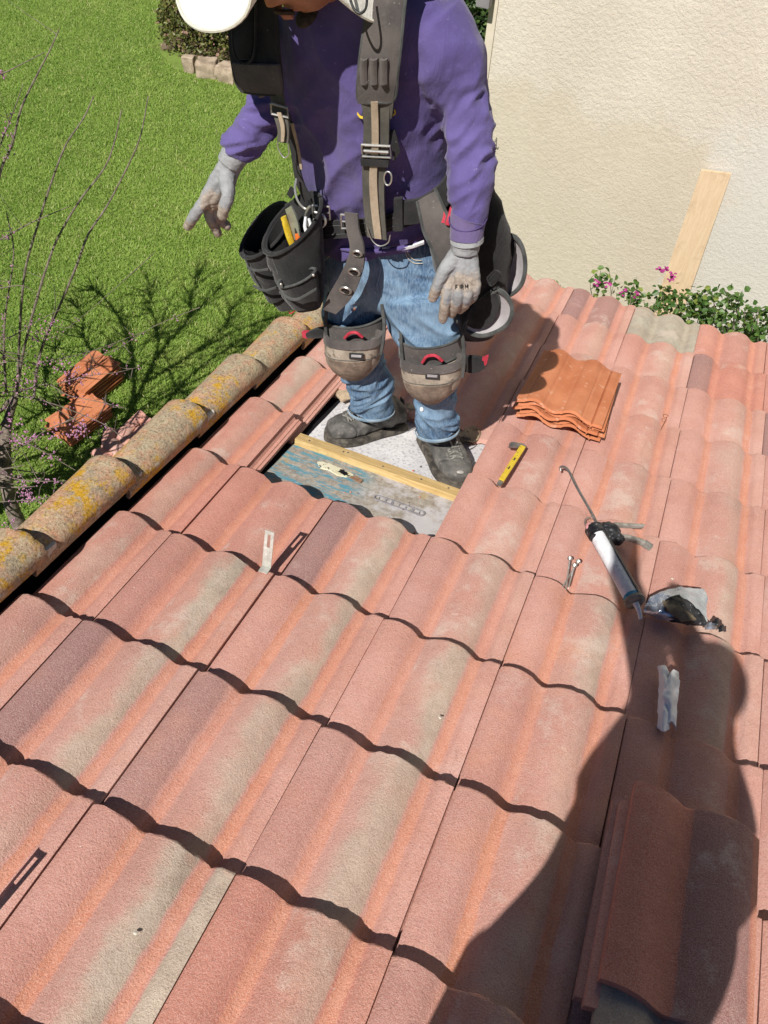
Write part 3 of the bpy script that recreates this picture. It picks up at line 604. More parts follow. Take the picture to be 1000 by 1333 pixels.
for (cx_, cy_, a, n, h0, wh) in ((-3.045, 3.235, -.12, 6, .05, 'farther'), (-2.89, 2.845, -.22, 4, .045, 'nearer')):
    for i in range(n):
        aa = a+rng.normal(0, .03); Rm = Matrix.Rotation(aa, 3, 'Z'); off = Rm @ Vector((-.16, .21, 0))
        o = place(clay[i % 3], 'clay_roof_tile', Rm, (cx_+off[0]+rng.normal(0, .006), cy_+off[1]+rng.normal(0, .006), GZ+h0+.033*i), '%s orange clay tile of the %s stack on the lawn' % ((nm if n == 6 else [nm[0], nm[1], nm[4], nm[5]])[i], wh), 'roof tile', 'clay tiles stacked on the lawn')
for i, (px_, py_, a, tl_, lb) in enumerate(((152, 573, .5, .05, 'dusty pink concrete tile lying on the lawn just beyond the verge tiles'), (176, 558, -.3, .15, 'second dusty tile leaning on the pink one beyond the verge tiles'), (150, 590, 1.2, -.1, 'lowest dusty tile of the small heap beyond the verge tiles'))):
    p = onz(px_, py_, GZ+.08); Rm = Matrix.Rotation(a, 3, 'Z') @ Matrix.Rotation(tl_, 3, 'X'); off = Rm @ Vector((-.13, .15, 0))
    o = place(full[i], 'concrete_roof_tile', Rm, (p[0]+off[0], p[1]+off[1], GZ+.07+.03*(i == 1)), lb, 'roof tile', 'loose tiles dropped on the lawn'); props(o, taupe=.3, mauve=.1)
# loose concrete tiles near the photographer
lo = tile_mesh(0, .80, length=.392, lip=False, tilt=0, th=.017, seed=77, W_=.305)
for i, (u, v, h, a, lb, pr) in enumerate(((1.196, .445, .032, -.6, 'lowest loose concrete tile of the shaded stack at the bottom edge', dict(mauve=.6)),
        (1.205, .430, .051, -.2, 'middle loose concrete tile of the shaded stack at the bottom edge', dict(red=.3)),
        (1.222, .345, .058, -.3, 'grey loose concrete tile whose end shows under the top one', dict(grey=.8)),
        (1.222, .468, .076, -1.0, 'top loose concrete tile, half dark red and half purple, in the photographer shadow', dict(red=.9, mauve=0, mauve2=.9, taupe=.1, ch1=.2)))):
    o = place(lo, 'loose_concrete_tile', ROOFROT @ Matrix.Rotation(radians(a), 3, 'Z'), roof(u, v, h), lb, 'roof tile', 'loose tiles stacked near the camera'); props(o, smear=0, **pr)

# ------------------------------------------------------------------ redbud tree rising beside the roof
tr = thing('redbud_tree', (-2.55, 1.75, GZ), 'bare grey redbud with thin upright twigs and magenta blossom beside the verge', 'tree')
def pl(pts, Y0, Y1):
    n = len(pts); return [W(x, y, Y0+(Y1-Y0)*i/(n-1)) for i, (x, y) in enumerate(pts)]
base = W(20, 517, 2.3); crown = []
trunk = tube([(-2.55, 1.75, GZ-.05), (-2.64, 1.85, GZ+.35), (-2.72, 2.1, GZ+.7), base], [.055, .045, .034, .021], 10, 6)
part('trunk', trunk, BARK, tr)
main = [([(22, 515), (24, 470), (27, 410), (33, 350), (50, 290), (66, 240), (85, 190), (108, 155), (122, 125)], .013, 2.3, 3.0),
        ([(20, 518), (30, 460), (45, 400), (60, 350), (75, 310), (103, 262), (135, 220), (149, 185), (158, 143)], .013, 2.3, 3.1),
        ([(44, 518), (48, 482), (57, 445), (77, 400), (98, 350), (115, 305), (137, 272), (162, 225), (182, 180), (193, 125)], .014, 2.32, 3.3),
        ([(8, 510), (5, 450), (8, 400), (18, 330), (8, 275)], .012, 2.3, 2.7), ([(-12, 300), (0, 225), (15, 190), (28, 140), (47, 100), (65, 65), (77, 38)], .011, 2.5, 3.0),
        ([(-30, 105), (0, 97), (25, 85), (58, 68)], .006, 2.6, 2.8), ([(-20, 260), (0, 190), (12, 160), (30, 110)], .007, 2.5, 2.7), ([(-40, 325), (0, 312), (40, 290), (92, 268)], .008, 2.4, 2.6),
        ([(-40, 548), (0, 535), (10, 523), (22, 514)], .028, 2.2, 2.3), ([(20, 515), (50, 520), (90, 533), (135, 552), (160, 570)], .007, 2.3, 2.2),
        ([(22, 512), (60, 500), (90, 515), (125, 522), (165, 532)], .006, 2.3, 2.4), ([(-30, 592), (0, 587), (36, 577), (60, 560), (110, 540)], .009, 1.9, 2.0),
        ([(-20, 605), (10, 620), (40, 626), (86, 626)], .007, 1.55, 1.55), ([(-10, 560), (30, 575), (60, 590), (98, 612)], .006, 1.7, 1.7), ([(-20, 655), (20, 652), (50, 650), (90, 640)], .004, 1.45, 1.5), ([(-20, 440), (10, 440), (45, 420), (80, 402)], .006, 2.3, 2.4),
        ([(60, 470), (100, 462), (140, 450), (185, 432)], .004, 2.4, 2.6), ([(57, 445), (66, 420), (72, 395), (70, 370)], .005, 2.4, 2.4), ([(75, 500), (110, 490), (150, 485), (180, 478)], .004, 2.3, 2.4), ([(0, 375), (30, 372), (50, 385)], .005, 2.4, 2.4), ([(-20, 480), (15, 470), (40, 478)], .006, 2.2, 2.3),
        ([(200, 330), (150, 375), (110, 410), (70, 440)], .003, 2.6, 2.4), ([(260, 400), (200, 425), (150, 455), (110, 470)], .003, 2.5, 2.4)]
allp = []
for pts, r, Y0, Y1 in main:
    P_ = pl(pts, Y0, Y1); n = len(P_); allp.append((np.array(P_), r)); part('branch', tube(P_, np.linspace(r, r*.25+.0007, n)*.72, 7, 4), BARK, tr)
# further limbs out of the picture's left, whose shadows cross the lawn
tw = []
def tlift(x, y): return float(np.interp(x, [60, 110, 200, 300, 420], [.75, 1.4, 2.25, 3.25, 4.3]))*float(np.interp(y, [380, 470, 560, 650], [1, .93, .86, .75]))
def limb(pts, r0, r1):
    Q = []
    for x, y in catmull(pts, 3):
        g_ = onz(x, y, GZ); Q.append(g_-SUN*tlift(x, y))
    n = len(Q); part('limb', tube(Q, np.linspace(r0, r1, n), 7, 1), BARK, tr); return Q
shade = [([(100, 640), (140, 590), (168, 545), (188, 500), (205, 465), (232, 432), (262, 400), (290, 372)], .026, .006), ([(188, 500), (220, 480), (262, 455), (310, 430), (362, 412)], .016, .005),
    ([(168, 545), (176, 500), (172, 455), (160, 420), (140, 392), (118, 372)], .018, .004), ([(140, 590), (190, 560), (225, 515), (262, 478), (300, 452), (345, 425)], .020, .005), ([(205, 465), (206, 430), (196, 395), (200, 366)], .010, .003),
    ([(232, 432), (248, 410), (250, 380), (262, 352)], .009, .003), ([(262, 455), (290, 428), (305, 400), (330, 378)], .010, .003), ([(60, 640), (90, 600), (112, 560), (118, 510), (128, 470), (150, 440)], .022, .005),
    ([(20, 560), (50, 540), (90, 520), (130, 500), (160, 480)], .014, .004), ([(30, 600), (70, 590), (110, 600), (150, 610)], .016, .006), ([(20, 655), (60, 640), (100, 640), (140, 625), (180, 600)], .020, .006),
    ([(80, 560), (60, 520), (62, 480), (80, 440)], .012, .003), ([(112, 560), (95, 530), (96, 500), (110, 470)], .010, .003), ([(220, 480), (232, 505), (258, 520), (290, 522)], .010, .004), ([(128, 470), (110, 440), (108, 410), (90, 390)], .009, .003),
    ([(300, 452), (330, 450), (372, 448), (410, 430)], .009, .003), ([(172, 455), (200, 440), (215, 410)], .009, .003), ([(10, 625), (50, 620), (90, 622)], .015, .008), ([(40, 670), (80, 655), (115, 650)], .015, .008), ([(90, 600), (130, 575), (150, 540)], .012, .005)]
for pts, r0, r1 in shade:
    Q = limb(pts, r0*1.25, r1*1.8)
    for k in range(int(len(Q)*3.0)):
        i0 = rng.integers(2, len(Q)-1); s = Q[i0]; T_ = Q[i0]-Q[i0-1]; T_ /= np.linalg.norm(T_); d = T_*.8+rng.normal(0, .55, 3); d /= np.linalg.norm(d); ln_ = rng.uniform(.12, .45); e = s+d*ln_
        if to_px(e)[0] > 0 and to_px(e)[1] < 450: continue
        tw.append(tube([s, s+d*ln_*.5+rng.normal(0, .02, 3), e], [.007, .006, .0025], 5, 3))
part('limb', tube([(-2.9, 1.5, GZ-.05), (-2.95, 1.55, GZ+.5), (-2.75, 1.6, GZ+1.0), onz(100, 640, GZ)-SUN*tlift(100, 640)], [.06, .05, .035, .028], 9, 5), BARK, tr)
for P_, r in allp:
    Q = catmull(P_, 4)
    for k in range(int(3+len(Q)*.35)):
        i0 = rng.integers(2, len(Q)-1); s = Q[i0]; d = rng.normal(size=3); d[2] = abs(d[2])*.8+.2; d /= np.linalg.norm(d); ln_ = rng.uniform(.05, .32) if r > .006 else rng.uniform(.04, .12)
        e = s+d*ln_; x_, y_, _ = to_px(e)
        if y_ < 420 and x_ > 15: continue
        tw.append(tube([s, s+d*ln_*.5+rng.normal(0, .012, 3), e], [.0022, .0016, .0009], 4, 3))
o = part('twigs', cat_(*tw), BARK, tr); o['kind'] = 'stuff'
bl = []
def cluster(x, y, Y, n, sp):
    for _ in range(n):
        p = W(x+rng.normal(0, sp), y+rng.normal(0, sp*.7), Y+rng.normal(0, .03)); bl.append(blob(p, rng.uniform(.003, .007), 5, 4))
for (x, y, n, sp) in ((30, 500, 30, 9), (35, 495, 20, 7), (22, 510, 12, 6), (75, 480, 10, 5), (88, 478, 26, 8), (100, 490, 26, 9), (48, 440, 16, 6), (52, 428, 12, 5), (105, 558, 30, 7), (98, 566, 22, 6), (70, 568, 16, 6), (42, 570, 30, 8), (20, 572, 14, 6), (33, 640, 34, 5), (40, 648, 30, 5), (33, 630, 14, 3), (8, 688, 40, 9), (62, 595, 16, 7), (15, 550, 14, 9), (85, 645, 8, 4), (55, 470, 16, 8), (12, 690, 20, 6), (70, 420, 10, 5)):
    cluster(x, y, 1.6 if y > 530 else 2.3, n, sp)
for P_, r in allp:
    Q = catmull(P_, 4)
    for _ in range(16 if r > .006 else 8):
        s = Q[rng.integers(0, len(Q))]
        x_, y_, _z = to_px(s)
        if y_ < 400 and x_ > 20: continue
        for _k in range(3): bl.append(blob(s+rng.normal(0, .012, 3), rng.uniform(.003, .0055), 5, 4))
o = part('blossoms', cat_(*bl), BLOSSOM, tr); o['kind'] = 'stuff'

# ------------------------------------------------------------------ brackets, tools and scraps on the tiles
ZINC = simple('weathered_zinc', (.38, .37, .33), (.52, .51, .47), 60, .55, 200, .3, .0006, metal=.15, speck=((.62, .61, .57), 90, .6, .7))
def hook(u, v, label, tilt=.0, rz=0.0):
    w2, th, H = .0120, .0018, .112; o2 = []
    def col_(x0, x1, z0, z1): return box(((x0+x1)/2, 0, (z0+z1)/2), (x1-x0)/2, th/2, (z1-z0)/2)
    up = cat_(col_(-w2, w2, 0, .062), col_(-w2, -.0038, .062, .102), col_(.0038, w2, .062, .102), col_(-w2, w2, .102, H))
    foot = box((0, -.012, .0008), w2, .013, .0009)
    a = rz; Rz = np.array([[cos(a), sin(a), 0], [-sin(a), cos(a), 0], [0, 0, 1]]); Rx = np.array([[1, 0, 0], [0, cos(tilt), -sin(tilt)], [0, sin(tilt), cos(tilt)]])
    v_, f_ = cat_(up, foot); P_ = (v_@Rx)@Rz; P_ = (P_+np.array([u, v, .0]))@MR.T
    return solo('tile_hook', (P_, f_), ZINC, label, 'bracket', 'slotted metal tile hooks', smooth=False, origin=roof(u, v, 0))
hp = MR.T@R3(347, 737, .003); hook(hp[0], hp[1], 'slotted galvanised metal tile hook standing upright on the tiles', tilt=.10, rz=.12)
hook(.262, -.285, 'slotted metal tile hook whose shadow alone enters at the lower left edge', tilt=.10, rz=.1)

def rp(x, y, h): return R3(x, y, h)
YEL = simple('yellow_paint', (.55, .38, .02), (.66, .48, .05), 60, .45, speck=((.12, .08, .03), 120, .60, .8))
BLK = simple('black_plastic', (.012, .012, .013), (.03, .03, .032), 60, .5)
# yellow flat bar
pb = thing('pry_bar', rp(665, 603, 0), 'small yellow pry bar with a bent steel claw lying on the tiles', 'pry bar')
A_, B_ = rp(682, 580, .024), rp(649, 632, .010); d = (B_-A_)/np.linalg.norm(B_-A_); sd = np.cross(d, MR[:, 2]); sd /= np.linalg.norm(sd); nr = np.cross(sd, d)
if nr[2] < 0: nr = -nr
ln_ = np.linalg.norm(B_-A_)
part('bar', strap([A_, A_+d*ln_*.5, B_-d*.02, B_], [.017, .016, .015, .012], .006, sd, 4), STEEL, pb)
part('grip', strap([A_+d*.012+nr*.0015, A_+d*ln_*.5+nr*.0015, B_-d*.025+nr*.0015], [.0185, .018, .0165], .0085, sd, 4, crown=.002), YEL, pb)
part('hook_end', ribbon([A_-d*.004+sd*.012, A_-d*.006+sd*.0, rp(668, 577, .022)-d*.004, rp(664, 578, .010)-d*.002], [A_+d*.014+sd*.012, A_+d*.014, rp(668, 580, .022)+d*.010, rp(664, 581, .010)+d*.010], .006, 4), STEEL, pb)
for s_ in (.4, .62): part('ink_mark', box(A_+d*ln_*s_+nr*.0075, .007, .0022, .0010, np.array([d, sd, nr])), BLK, pb, smooth=False)
# three nails / screws with broad heads, bunched
for i, (x0, y0, x1, y1, lb) in enumerate(((742, 727, 737, 766, 'left roofing screw of the small bunch of three'), (753, 731, 733, 763, 'right roofing screw crossing over the bunch of three'), (748, 736, 740, 765, 'middle roofing screw of the small bunch of three'))):
    a, b = rp(x0, y0, .022+.003*i), rp(x1, y1, .012+.002*i); dd_ = (b-a)/np.linalg.norm(b-a); hd = tube([a-dd_*.001, a+dd_*.0012, a+dd_*.006], [.0075, .0075, .003], 10, 1); sh = tube([a, b-dd_*.006, b], [.0020, .0020, .0004], 7, 2)
    thr = [tube([a+dd_*(.012+.0035*k), a+dd_*(.0135+.0035*k)], [.0028, .0019], 7, 1) for k in range(9)]
    solo('roofing_screw', cat_(hd, sh, *thr), METAL, lb, 'screw', 'roofing screws lying on the tiles')
wt = [rp(866, 543, .012)+MR[:, 2]*.0+np.array([cos(a)*.009, sin(a)*.009, .006+.002*cos(2*a)]) for a in np.linspace(0, 5.4, 10)]; wt.append(rp(861, 558, .008))
solo('wire_scrap', tube(wt, .0011, 5), simple('rusty_wire', (.12, .05, .03), (.2, .09, .05), 50, .8), 'tiny curl of rusty wire sticking up from the tiles', 'wire')
# caulking gun
WHT = simple('cartridge_white', (.62, .63, .66), (.72, .73, .76), 60, .5, speck=((.08, .08, .08), 160, .62, .5)); TAR = simple('tarred_black', (.010, .010, .012), (.035, .035, .038), 50, .35, 120, .8, .003, speck=((.5, .5, .5), 130, .64, .6))
cg = thing('caulking_gun', rp(805, 740, 0), 'tar smeared black caulking gun holding a white sealant cartridge', 'caulking gun')
p0, p1 = rp(779, 698, .045), rp(826, 782, .040); d = (p1-p0)/np.linalg.norm(p1-p0); sd = np.cross(d, MR[:, 2]); sd /= np.linalg.norm(sd); nr = np.cross(sd, d); nr *= np.sign(nr[2])
part('cartridge', tube([p0+d*.0, p0+d*.002, p1-d*.002, p1], [.018, .0225, .0225, .017], 24, 1, True), WHT, cg)
part('end_band', tube([p1-d*.016, p1-d*.004], [.0230, .0230], 24, 1), simple('blue_band', (.02, .20, .35), (.05, .30, .45), 60, .5), cg)
ang_ = np.linspace(radians(-150), radians(5), 12); Rr = []
side = sd if (to_px(p0+sd*.1)[0] > to_px(p0)[0]) else -sd
for t_ in np.linspace(-.01, 1.02, 14):
    c = p0+(p1-p0)*t_; o_ = [c+.0262*(cos(a)*nr*-1*-1+sin(a)*-side) for a in np.linspace(radians(-12), radians(-205), 14)]; i_ = [c+.0240*(cos(a)*nr+sin(a)*-side) for a in np.linspace(radians(-205), radians(-12), 14)]; Rr.append(o_+i_)
v_, f_ = rings_mesh(Rr); v_ = v_+nz(v_, 120)[:, None]*.0012*nr; part('frame', (v_, f_), TAR, cg)
part('front_cap', tube([p1-d*.004, p1+d*.004, p1+d*.008], [.027, .027, .022], 20, 1), simple('tarred_cap', (.14, .12, .09), (.30, .27, .22), 60, .6, 100, .8, .003), cg)
part('nozzle', tube([p1+d*.006, rp(832, 795, .030), rp(834, 806, .020)], [.0085, .006, .0045], 10, 3), WHT, cg)
hb = p0-d*.012; part('rear_cap', tube([p0-d*.030, p0-d*.004], [.028, .027], 18, 1), TAR, cg)
v_, f_ = cat_(blob(rp(793, 690, .05), (.034, .024, .022), 14, 10), blob(rp(780, 700, .045), (.024, .026, .020), 14, 10), blob(rp(800, 700, .045), (.03, .022, .02), 14, 10), blob(rp(771, 688, .045), (.014, .022, .016), 12, 8)); v_, f_, n_ = remeshed((v_, f_), .003, 1); v_ = v_+n_*(nz(v_, 90)*.004)[:, None]; part('trigger_housing', (v_, f_), TAR, cg)
part('trigger_stain', blob(rp(766, 684, .055), (.008, .014, .008), 12, 8), simple('pink_smear', (.40, .16, .17), (.5, .26, .24), 60, .6), cg)
GRIP = simple('worn_grip', (.22, .20, .18), (.42, .40, .36), 60, .45, 120, .6, .002, metal=.4)
part('trigger', strap([rp(798, 683, .040), rp(815, 684, .034), rp(838, 685, .028)], [.014, .013, .012], .009, rp(820, 690, .03)-rp(820, 680, .03), 4, crown=.003), GRIP, cg)
part('handle', strap([rp(800, 697, .040), rp(820, 701, .034), rp(836, 706, .028), rp(848, 713, .022)], [.016, .017, .017, .016], .012, rp(826, 710, .03)-rp(830, 694, .03), 4, crown=.003), GRIP, cg)
part('handle_tip', strap([rp(839, 707, .029), rp(848, 713, .0235)], [.018, .0175], .0135, rp(840, 715, .03)-rp(846, 701, .03), 3, crown=.003), simple('grey_tip', (.15, .14, .13), (.22, .21, .19), 60, .6), cg)
rod = [rp(776, 680, .052), rp(768, 664, .050), rp(752, 636, .048), rp(744, 620, .046), rp(740, 612, .044), rp(735, 608, .040), rp(730, 608, .032), rp(730, 613, .022)]
part('plunger_rod', tube(rod, .0038, 10, 4), STEEL, cg)
wire_ = [rp(774, 672, .055), rp(762, 676, .048), rp(763, 690, .045)]; part('release_lever', tube(wire_, .0018, 6, 4), STEEL, cg)
# crumpled foil pouch
def sheet3(corners_rows, th, jx, seed, k=6):
    R_ = np.array(corners_rows); m, n = R_.shape[:2]; G = catmull(R_.reshape(m, -1), k).reshape(-1, n, 3); G = np.array([catmull(g_, k) for g_ in G]); v = G.reshape(-1, 3); nn_ = MR[:, 2]
    v = v+(np.abs(nz(v, 30, seed))*jx*1.5+nz(v, 75, seed+5)*jx*.6)[:, None]*nn_; a, b = G.shape[:2]; w = v-nn_*th; f = []; o = a*b
    for i in range(a-1):
        for j in range(b-1): q = i*b+j; f += [(q, q+1, q+b+1, q+b), (o+q, o+q+b, o+q+b+1, o+q+1)]
    for j in range(b-1): f += [(j+1, j, o+j, o+j+1), ((a-1)*b+j, (a-1)*b+j+1, o+(a-1)*b+j+1, o+(a-1)*b+j)]
    for i in range(a-1): f += [(i*b, (i+1)*b, o+(i+1)*b, o+i*b), ((i+1)*b+b-1, i*b+b-1, o+i*b+b-1, o+(i+1)*b+b-1)]
    return np.vstack([v, w]), f
FOIL = simple('silver_foil', (.42, .46, .54), (.62, .66, .74), 20, .25, 90, .6, .004, metal=.75)
fp = thing('foil_pouch', rp(880, 795, 0), 'crumpled silver foil pouch smeared with black tar and a brown patch', 'foil pouch')
part('foil', sheet3([[rp(846, 778, .03), rp(868, 768, .045), rp(890, 765, .05), rp(916, 769, .03)], [rp(840, 789, .02), rp(866, 782, .045), rp(893, 776, .055), rp(920, 781, .03)], [rp(838, 796, .012), rp(862, 797, .040), rp(893, 792, .050), rp(920, 796, .025)], [rp(848, 803, .008), rp(868, 808, .022), rp(893, 811, .025), rp(921, 810, .012)]], .003, .007, 3), FOIL, fp, sharp=25)
part('tar_smear', sheet3([[rp(866, 781, .056), rp(874, 777, .062), rp(884, 775, .064)], [rp(866, 790, .052), rp(886, 788, .060), rp(903, 788, .058)], [rp(880, 803, .045), rp(898, 806, .044), rp(920, 810, .028)], [rp(872, 808, .034), rp(892, 812, .032), rp(914, 814, .022)]], .004, .004, 6), TAR, fp)
part('brown_patch', sheet3([[rp(863, 783, .060), rp(872, 782, .067)], [rp(872, 796, .060), rp(888, 791, .068)], [rp(888, 808, .050), rp(907, 806, .055)]], .004, .003, 9), simple('tar_brown', (.13, .10, .065), (.2, .16, .1), 40, .4, 100, .5, .002), fp)
for x, y, s_, m_, lb in ((925, 817, .012, FOIL, 'pale foil scrap beside the foil pouch'), (934, 812, .010, TAR, 'black curled scrap standing right of the foil pouch'), (940, 820, .008, TAR, 'tiny dark scrap farthest right of the foil pouch')):
    solo('foil_scrap', sheet3([[rp(x-s_*700, y-3, .012), rp(x, y-6, .03), rp(x+s_*600, y-4, .01)], [rp(x-s_*600, y+4, .010), rp(x+1, y+2, .022), rp(x+s_*650, y+3, .008)]], .0015, .005, int(x)), m_, lb, 'scrap', sharp=20)
# folded white paper towel
PAPER = simple('white_paper', (.78, .79, .80), (.86, .87, .88), 10, .9, 90, .3, .002)
pt = thing('paper_towel', rp(870, 910, 0), 'white paper towel folded into a narrow roll in the shadow', 'paper towel')
def prow(y, xs, hs): return [rp(x, y+dy, h) for (x, dy), h in zip(xs, hs)]
part('left_fold', sheet3([prow(868, ((856, 0), (861, -2), (868, 2)), (.008, .026, .012)), prow(884, ((857, 0), (864, 0), (874, 2)), (.008, .032, .018)), prow(905, ((857, 0), (866, 0), (877, 0)), (.008, .034, .022)), prow(930, ((856, 0), (864, 0), (874, 0)), (.008, .032, .018)), prow(948, ((856, -1), (864, 4), (871, 2)), (.006, .022, .010))], .004, .0075, 11), PAPER, pt, sharp=30)
part('right_fold', sheet3([prow(872, ((868, 14), (876, 0), (884, 4)), (.030, .034, .012)), prow(890, ((864, 10), (875, 0), (884, 2)), (.038, .042, .014)), prow(908, ((862, 0), (873, 0), (883, 0)), (.036, .040, .012)), prow(925, ((866, -6), (874, 0), (881, 0)), (.030, .034, .010)), prow(945, ((868, 0), (875, -6), (880, 6)), (.018, .024, .008))], .004, .0075, 15), PAPER, pt, sharp=30)
# bits of debris
CL = ['pale crumb just right of the shaded tile stack', 'crumb at the right rim of the photographer shadow near the bottom edge', 'white crumb on a pink tile above the arm shadow', 'white crumb on the grey taupe tile at the lower left', 'crumb below the foil pouch']
for i, (x, y) in enumerate(((966, 1242), (961, 1272), (574, 930), (176, 1213), (876, 752))):
    v_, f_ = blob((0, 0, 0), (.0042, .003, .0014), 7, 5); v_ = v_*(1+.5*nz(v_, 300, i)[:, None]); v_ = (v_+MR.T@R3(x, y, .004)*np.array([1, 1, 0])+np.array([0, 0, -.001+float(np.interp((onroof(x, y, 0)[0]/S) % 1, PX, PZ))-.006]))
    solo('mortar_crumb', (v_@MR.T, f_), simple('crumb%d' % i, (.55, .50, .42), (.66, .62, .55), 30, .9), CL[i], 'crumb', 'mortar crumbs scattered on the tiles')

# ------------------------------------------------------------------ the worker
def cloth(name, c1, c2, scale=5, weave=900, rough=.9, lo=.3, hi=.7, speck=None, bd=.0006, st=.35, bigb=.0):
    t = NT(name); col = t.mix(t.rmp(t.noise(scale, 5, .6), lo, hi), c1, c2); col = t.mix(t.rmp(t.noise(70, 4, .7), .55, .75, 0, .25), col, tuple(min(1, x*1.5+.02) for x in c2))
    if speck: col = t.mix(t.rmp(t.noise(speck[1], 4, .75), speck[2], speck[2]+.04, 0, speck[3]), col, speck[0])
    nb = t.bump(t.noise(weave, 2, .7), st*1.6, bd*1.5); cr = t.noise(1, 5, .65, t.map((22, 14, 9), rot=(.4, .5, 0)), 1.2); nb = t.bump(cr, .35, .010, nb); nb = t.bump(t.noise(28, 4, .6), .25, .006, nb)
    t.b.inputs['Sheen Weight'].default_value = .15; return t.done(col, rough, nb, spec=.15)
PURP = cloth('purple_jersey', (.080, .060, .186), (.122, .095, .262), speck=((.40, .36, .48), 120, .66, .5))
CUFFM = cloth('purple_cuff', (.125, .095, .21), (.16, .12, .25))
def denim():
    t = NT('worn_denim'); a = t.noise(9, 5, .65); b = t.noise(1, 4, .7, t.map((260, 260, 45))); sp = t.n('SeparateXYZ'); t.lk(t.vec, sp.inputs[0])
    col = t.mix(t.rmp(a, .36, .64), (.040, .090, .175), (.155, .25, .36)); col = t.mix(t.rmp(b, .35, .7, 0, .5), col, (.29, .39, .50)); col = t.mix(t.rmp(t.noise(14, 6, .7), .56, .7, 0, .5), col, (.13, .17, .21))
    col = t.mix(t.rmp(t.noise(20, 6, .8), .66, .72, 0, .45), col, (.14, .14, .13))
    nb = t.bump(b, .3, .0012); nb = t.bump(t.noise(700, 2), .3, .0006, nb); nb = t.bump(t.noise(30, 4), .25, .006, nb); return t.done(col, .95, nb, spec=.1)
DEN = denim()
BAG = cloth('black_canvas', (.009, .009, .010), (.024, .024, .025), 14, 600, .85, speck=((.30, .29, .27), 130, .70, .5))
BAGE = cloth('grey_binding', (.045, .048, .047), (.09, .093, .09), 30, 500, .8)
LIN = cloth('grey_lining', (.30, .28, .29), (.40, .38, .39), 14)
STRP = cloth('grey_harness', (.060, .053, .052), (.115, .100, .094), 12, 500, .85, speck=((.38, .35, .32), 90, .66, .6))
STRPD = cloth('dark_harness', (.014, .014, .016), (.034, .033, .033), 12, 500, .85, speck=((.30, .29, .28), 90, .70, .6))
TANS = cloth('tan_stripe', (.30, .235, .165), (.40, .32, .235), 30, 500)
WEB = cloth('olive_webbing', (.060, .057, .048), (.105, .098, .082), 20, 420)
PADF = simple('dusty_pad', (.27, .23, .185), (.43, .375, .305), 22, .85, 140, .5, .002, speck=((.13, .10, .075), 40, .56, .7))
PADC = simple('scuffed_cap', (.16, .125, .098), (.30, .235, .18), 24, .8, 110, .7, .003, speck=((.42, .36, .30), 50, .62, .5))
BOOT = simple('scuffed_leather', (.055, .053, .050), (.145, .138, .128), 18, .62, 160, .5, .002, speck=((.24, .22, .20), 55, .60, .5))
SOLE = simple('rubber_sole', (.045, .040, .035), (.13, .115, .095), 40, .9, 120, .6, .002)
LACE = simple('grey_lace', (.16, .155, .14), (.27, .26, .235), 90, .9)
RED = simple('red_tab', (.36, .025, .045), (.48, .05, .08), 40, .6)
SKIN = simple('skin', (.36, .165, .10), (.45, .225, .145), 40, .5, 260, .25, .0008, speck=((.18, .08, .06), 120, .62, .4)); SKIN.node_tree.nodes['Principled BSDF'].inputs['Subsurface Weight'].default_value = .05
HAIR = simple('dark_stubble', (.02, .013, .010), (.05, .035, .028), 100, .8)
HATM = cloth('white_hat_canvas', (.70, .68, .62), (.80, .78, .72), 8, 420)
def glove_mat():
    t = NT('grey_knit_glove'); d = t.attr('dirt'); a = t.noise(45, 6, .75); k = t.noise(1, 2, .5, t.map((260, 260, 700)))
    col = t.mix(t.rmp(a, .3, .7), (.22, .225, .235), (.31, .315, .325)); dm = t.rmp(t.ma('ADD', d, t.ma('MULTIPLY', t.ma('SUBTRACT', a, .5), 1.1)), .35, .62)
    col = t.mix(dm, col, t.mix(t.rmp(t.noise(90, 5, .7), .35, .65), (.24, .195, .16), (.38, .325, .275))); col = t.mix(t.rmp(t.noise(60, 7, .8), .62, .68, 0, .75), col, (.17, .13, .11)); col = t.mix(t.rmp(t.noise(75, 6, .8, dist=.5), .66, .70, 0, .8), col, (.66, .64, .60))
    return t.done(col, .8, t.bump(k, .4, .001, t.bump(a, .3, .002)), spec=.25)
GLOVE = glove_mat()

foot = roof(.36, 1.40, -.075)
man = thing('person', foot, 'worker in purple shirt, knee pads and black tool belt standing in the roof gap', 'person')

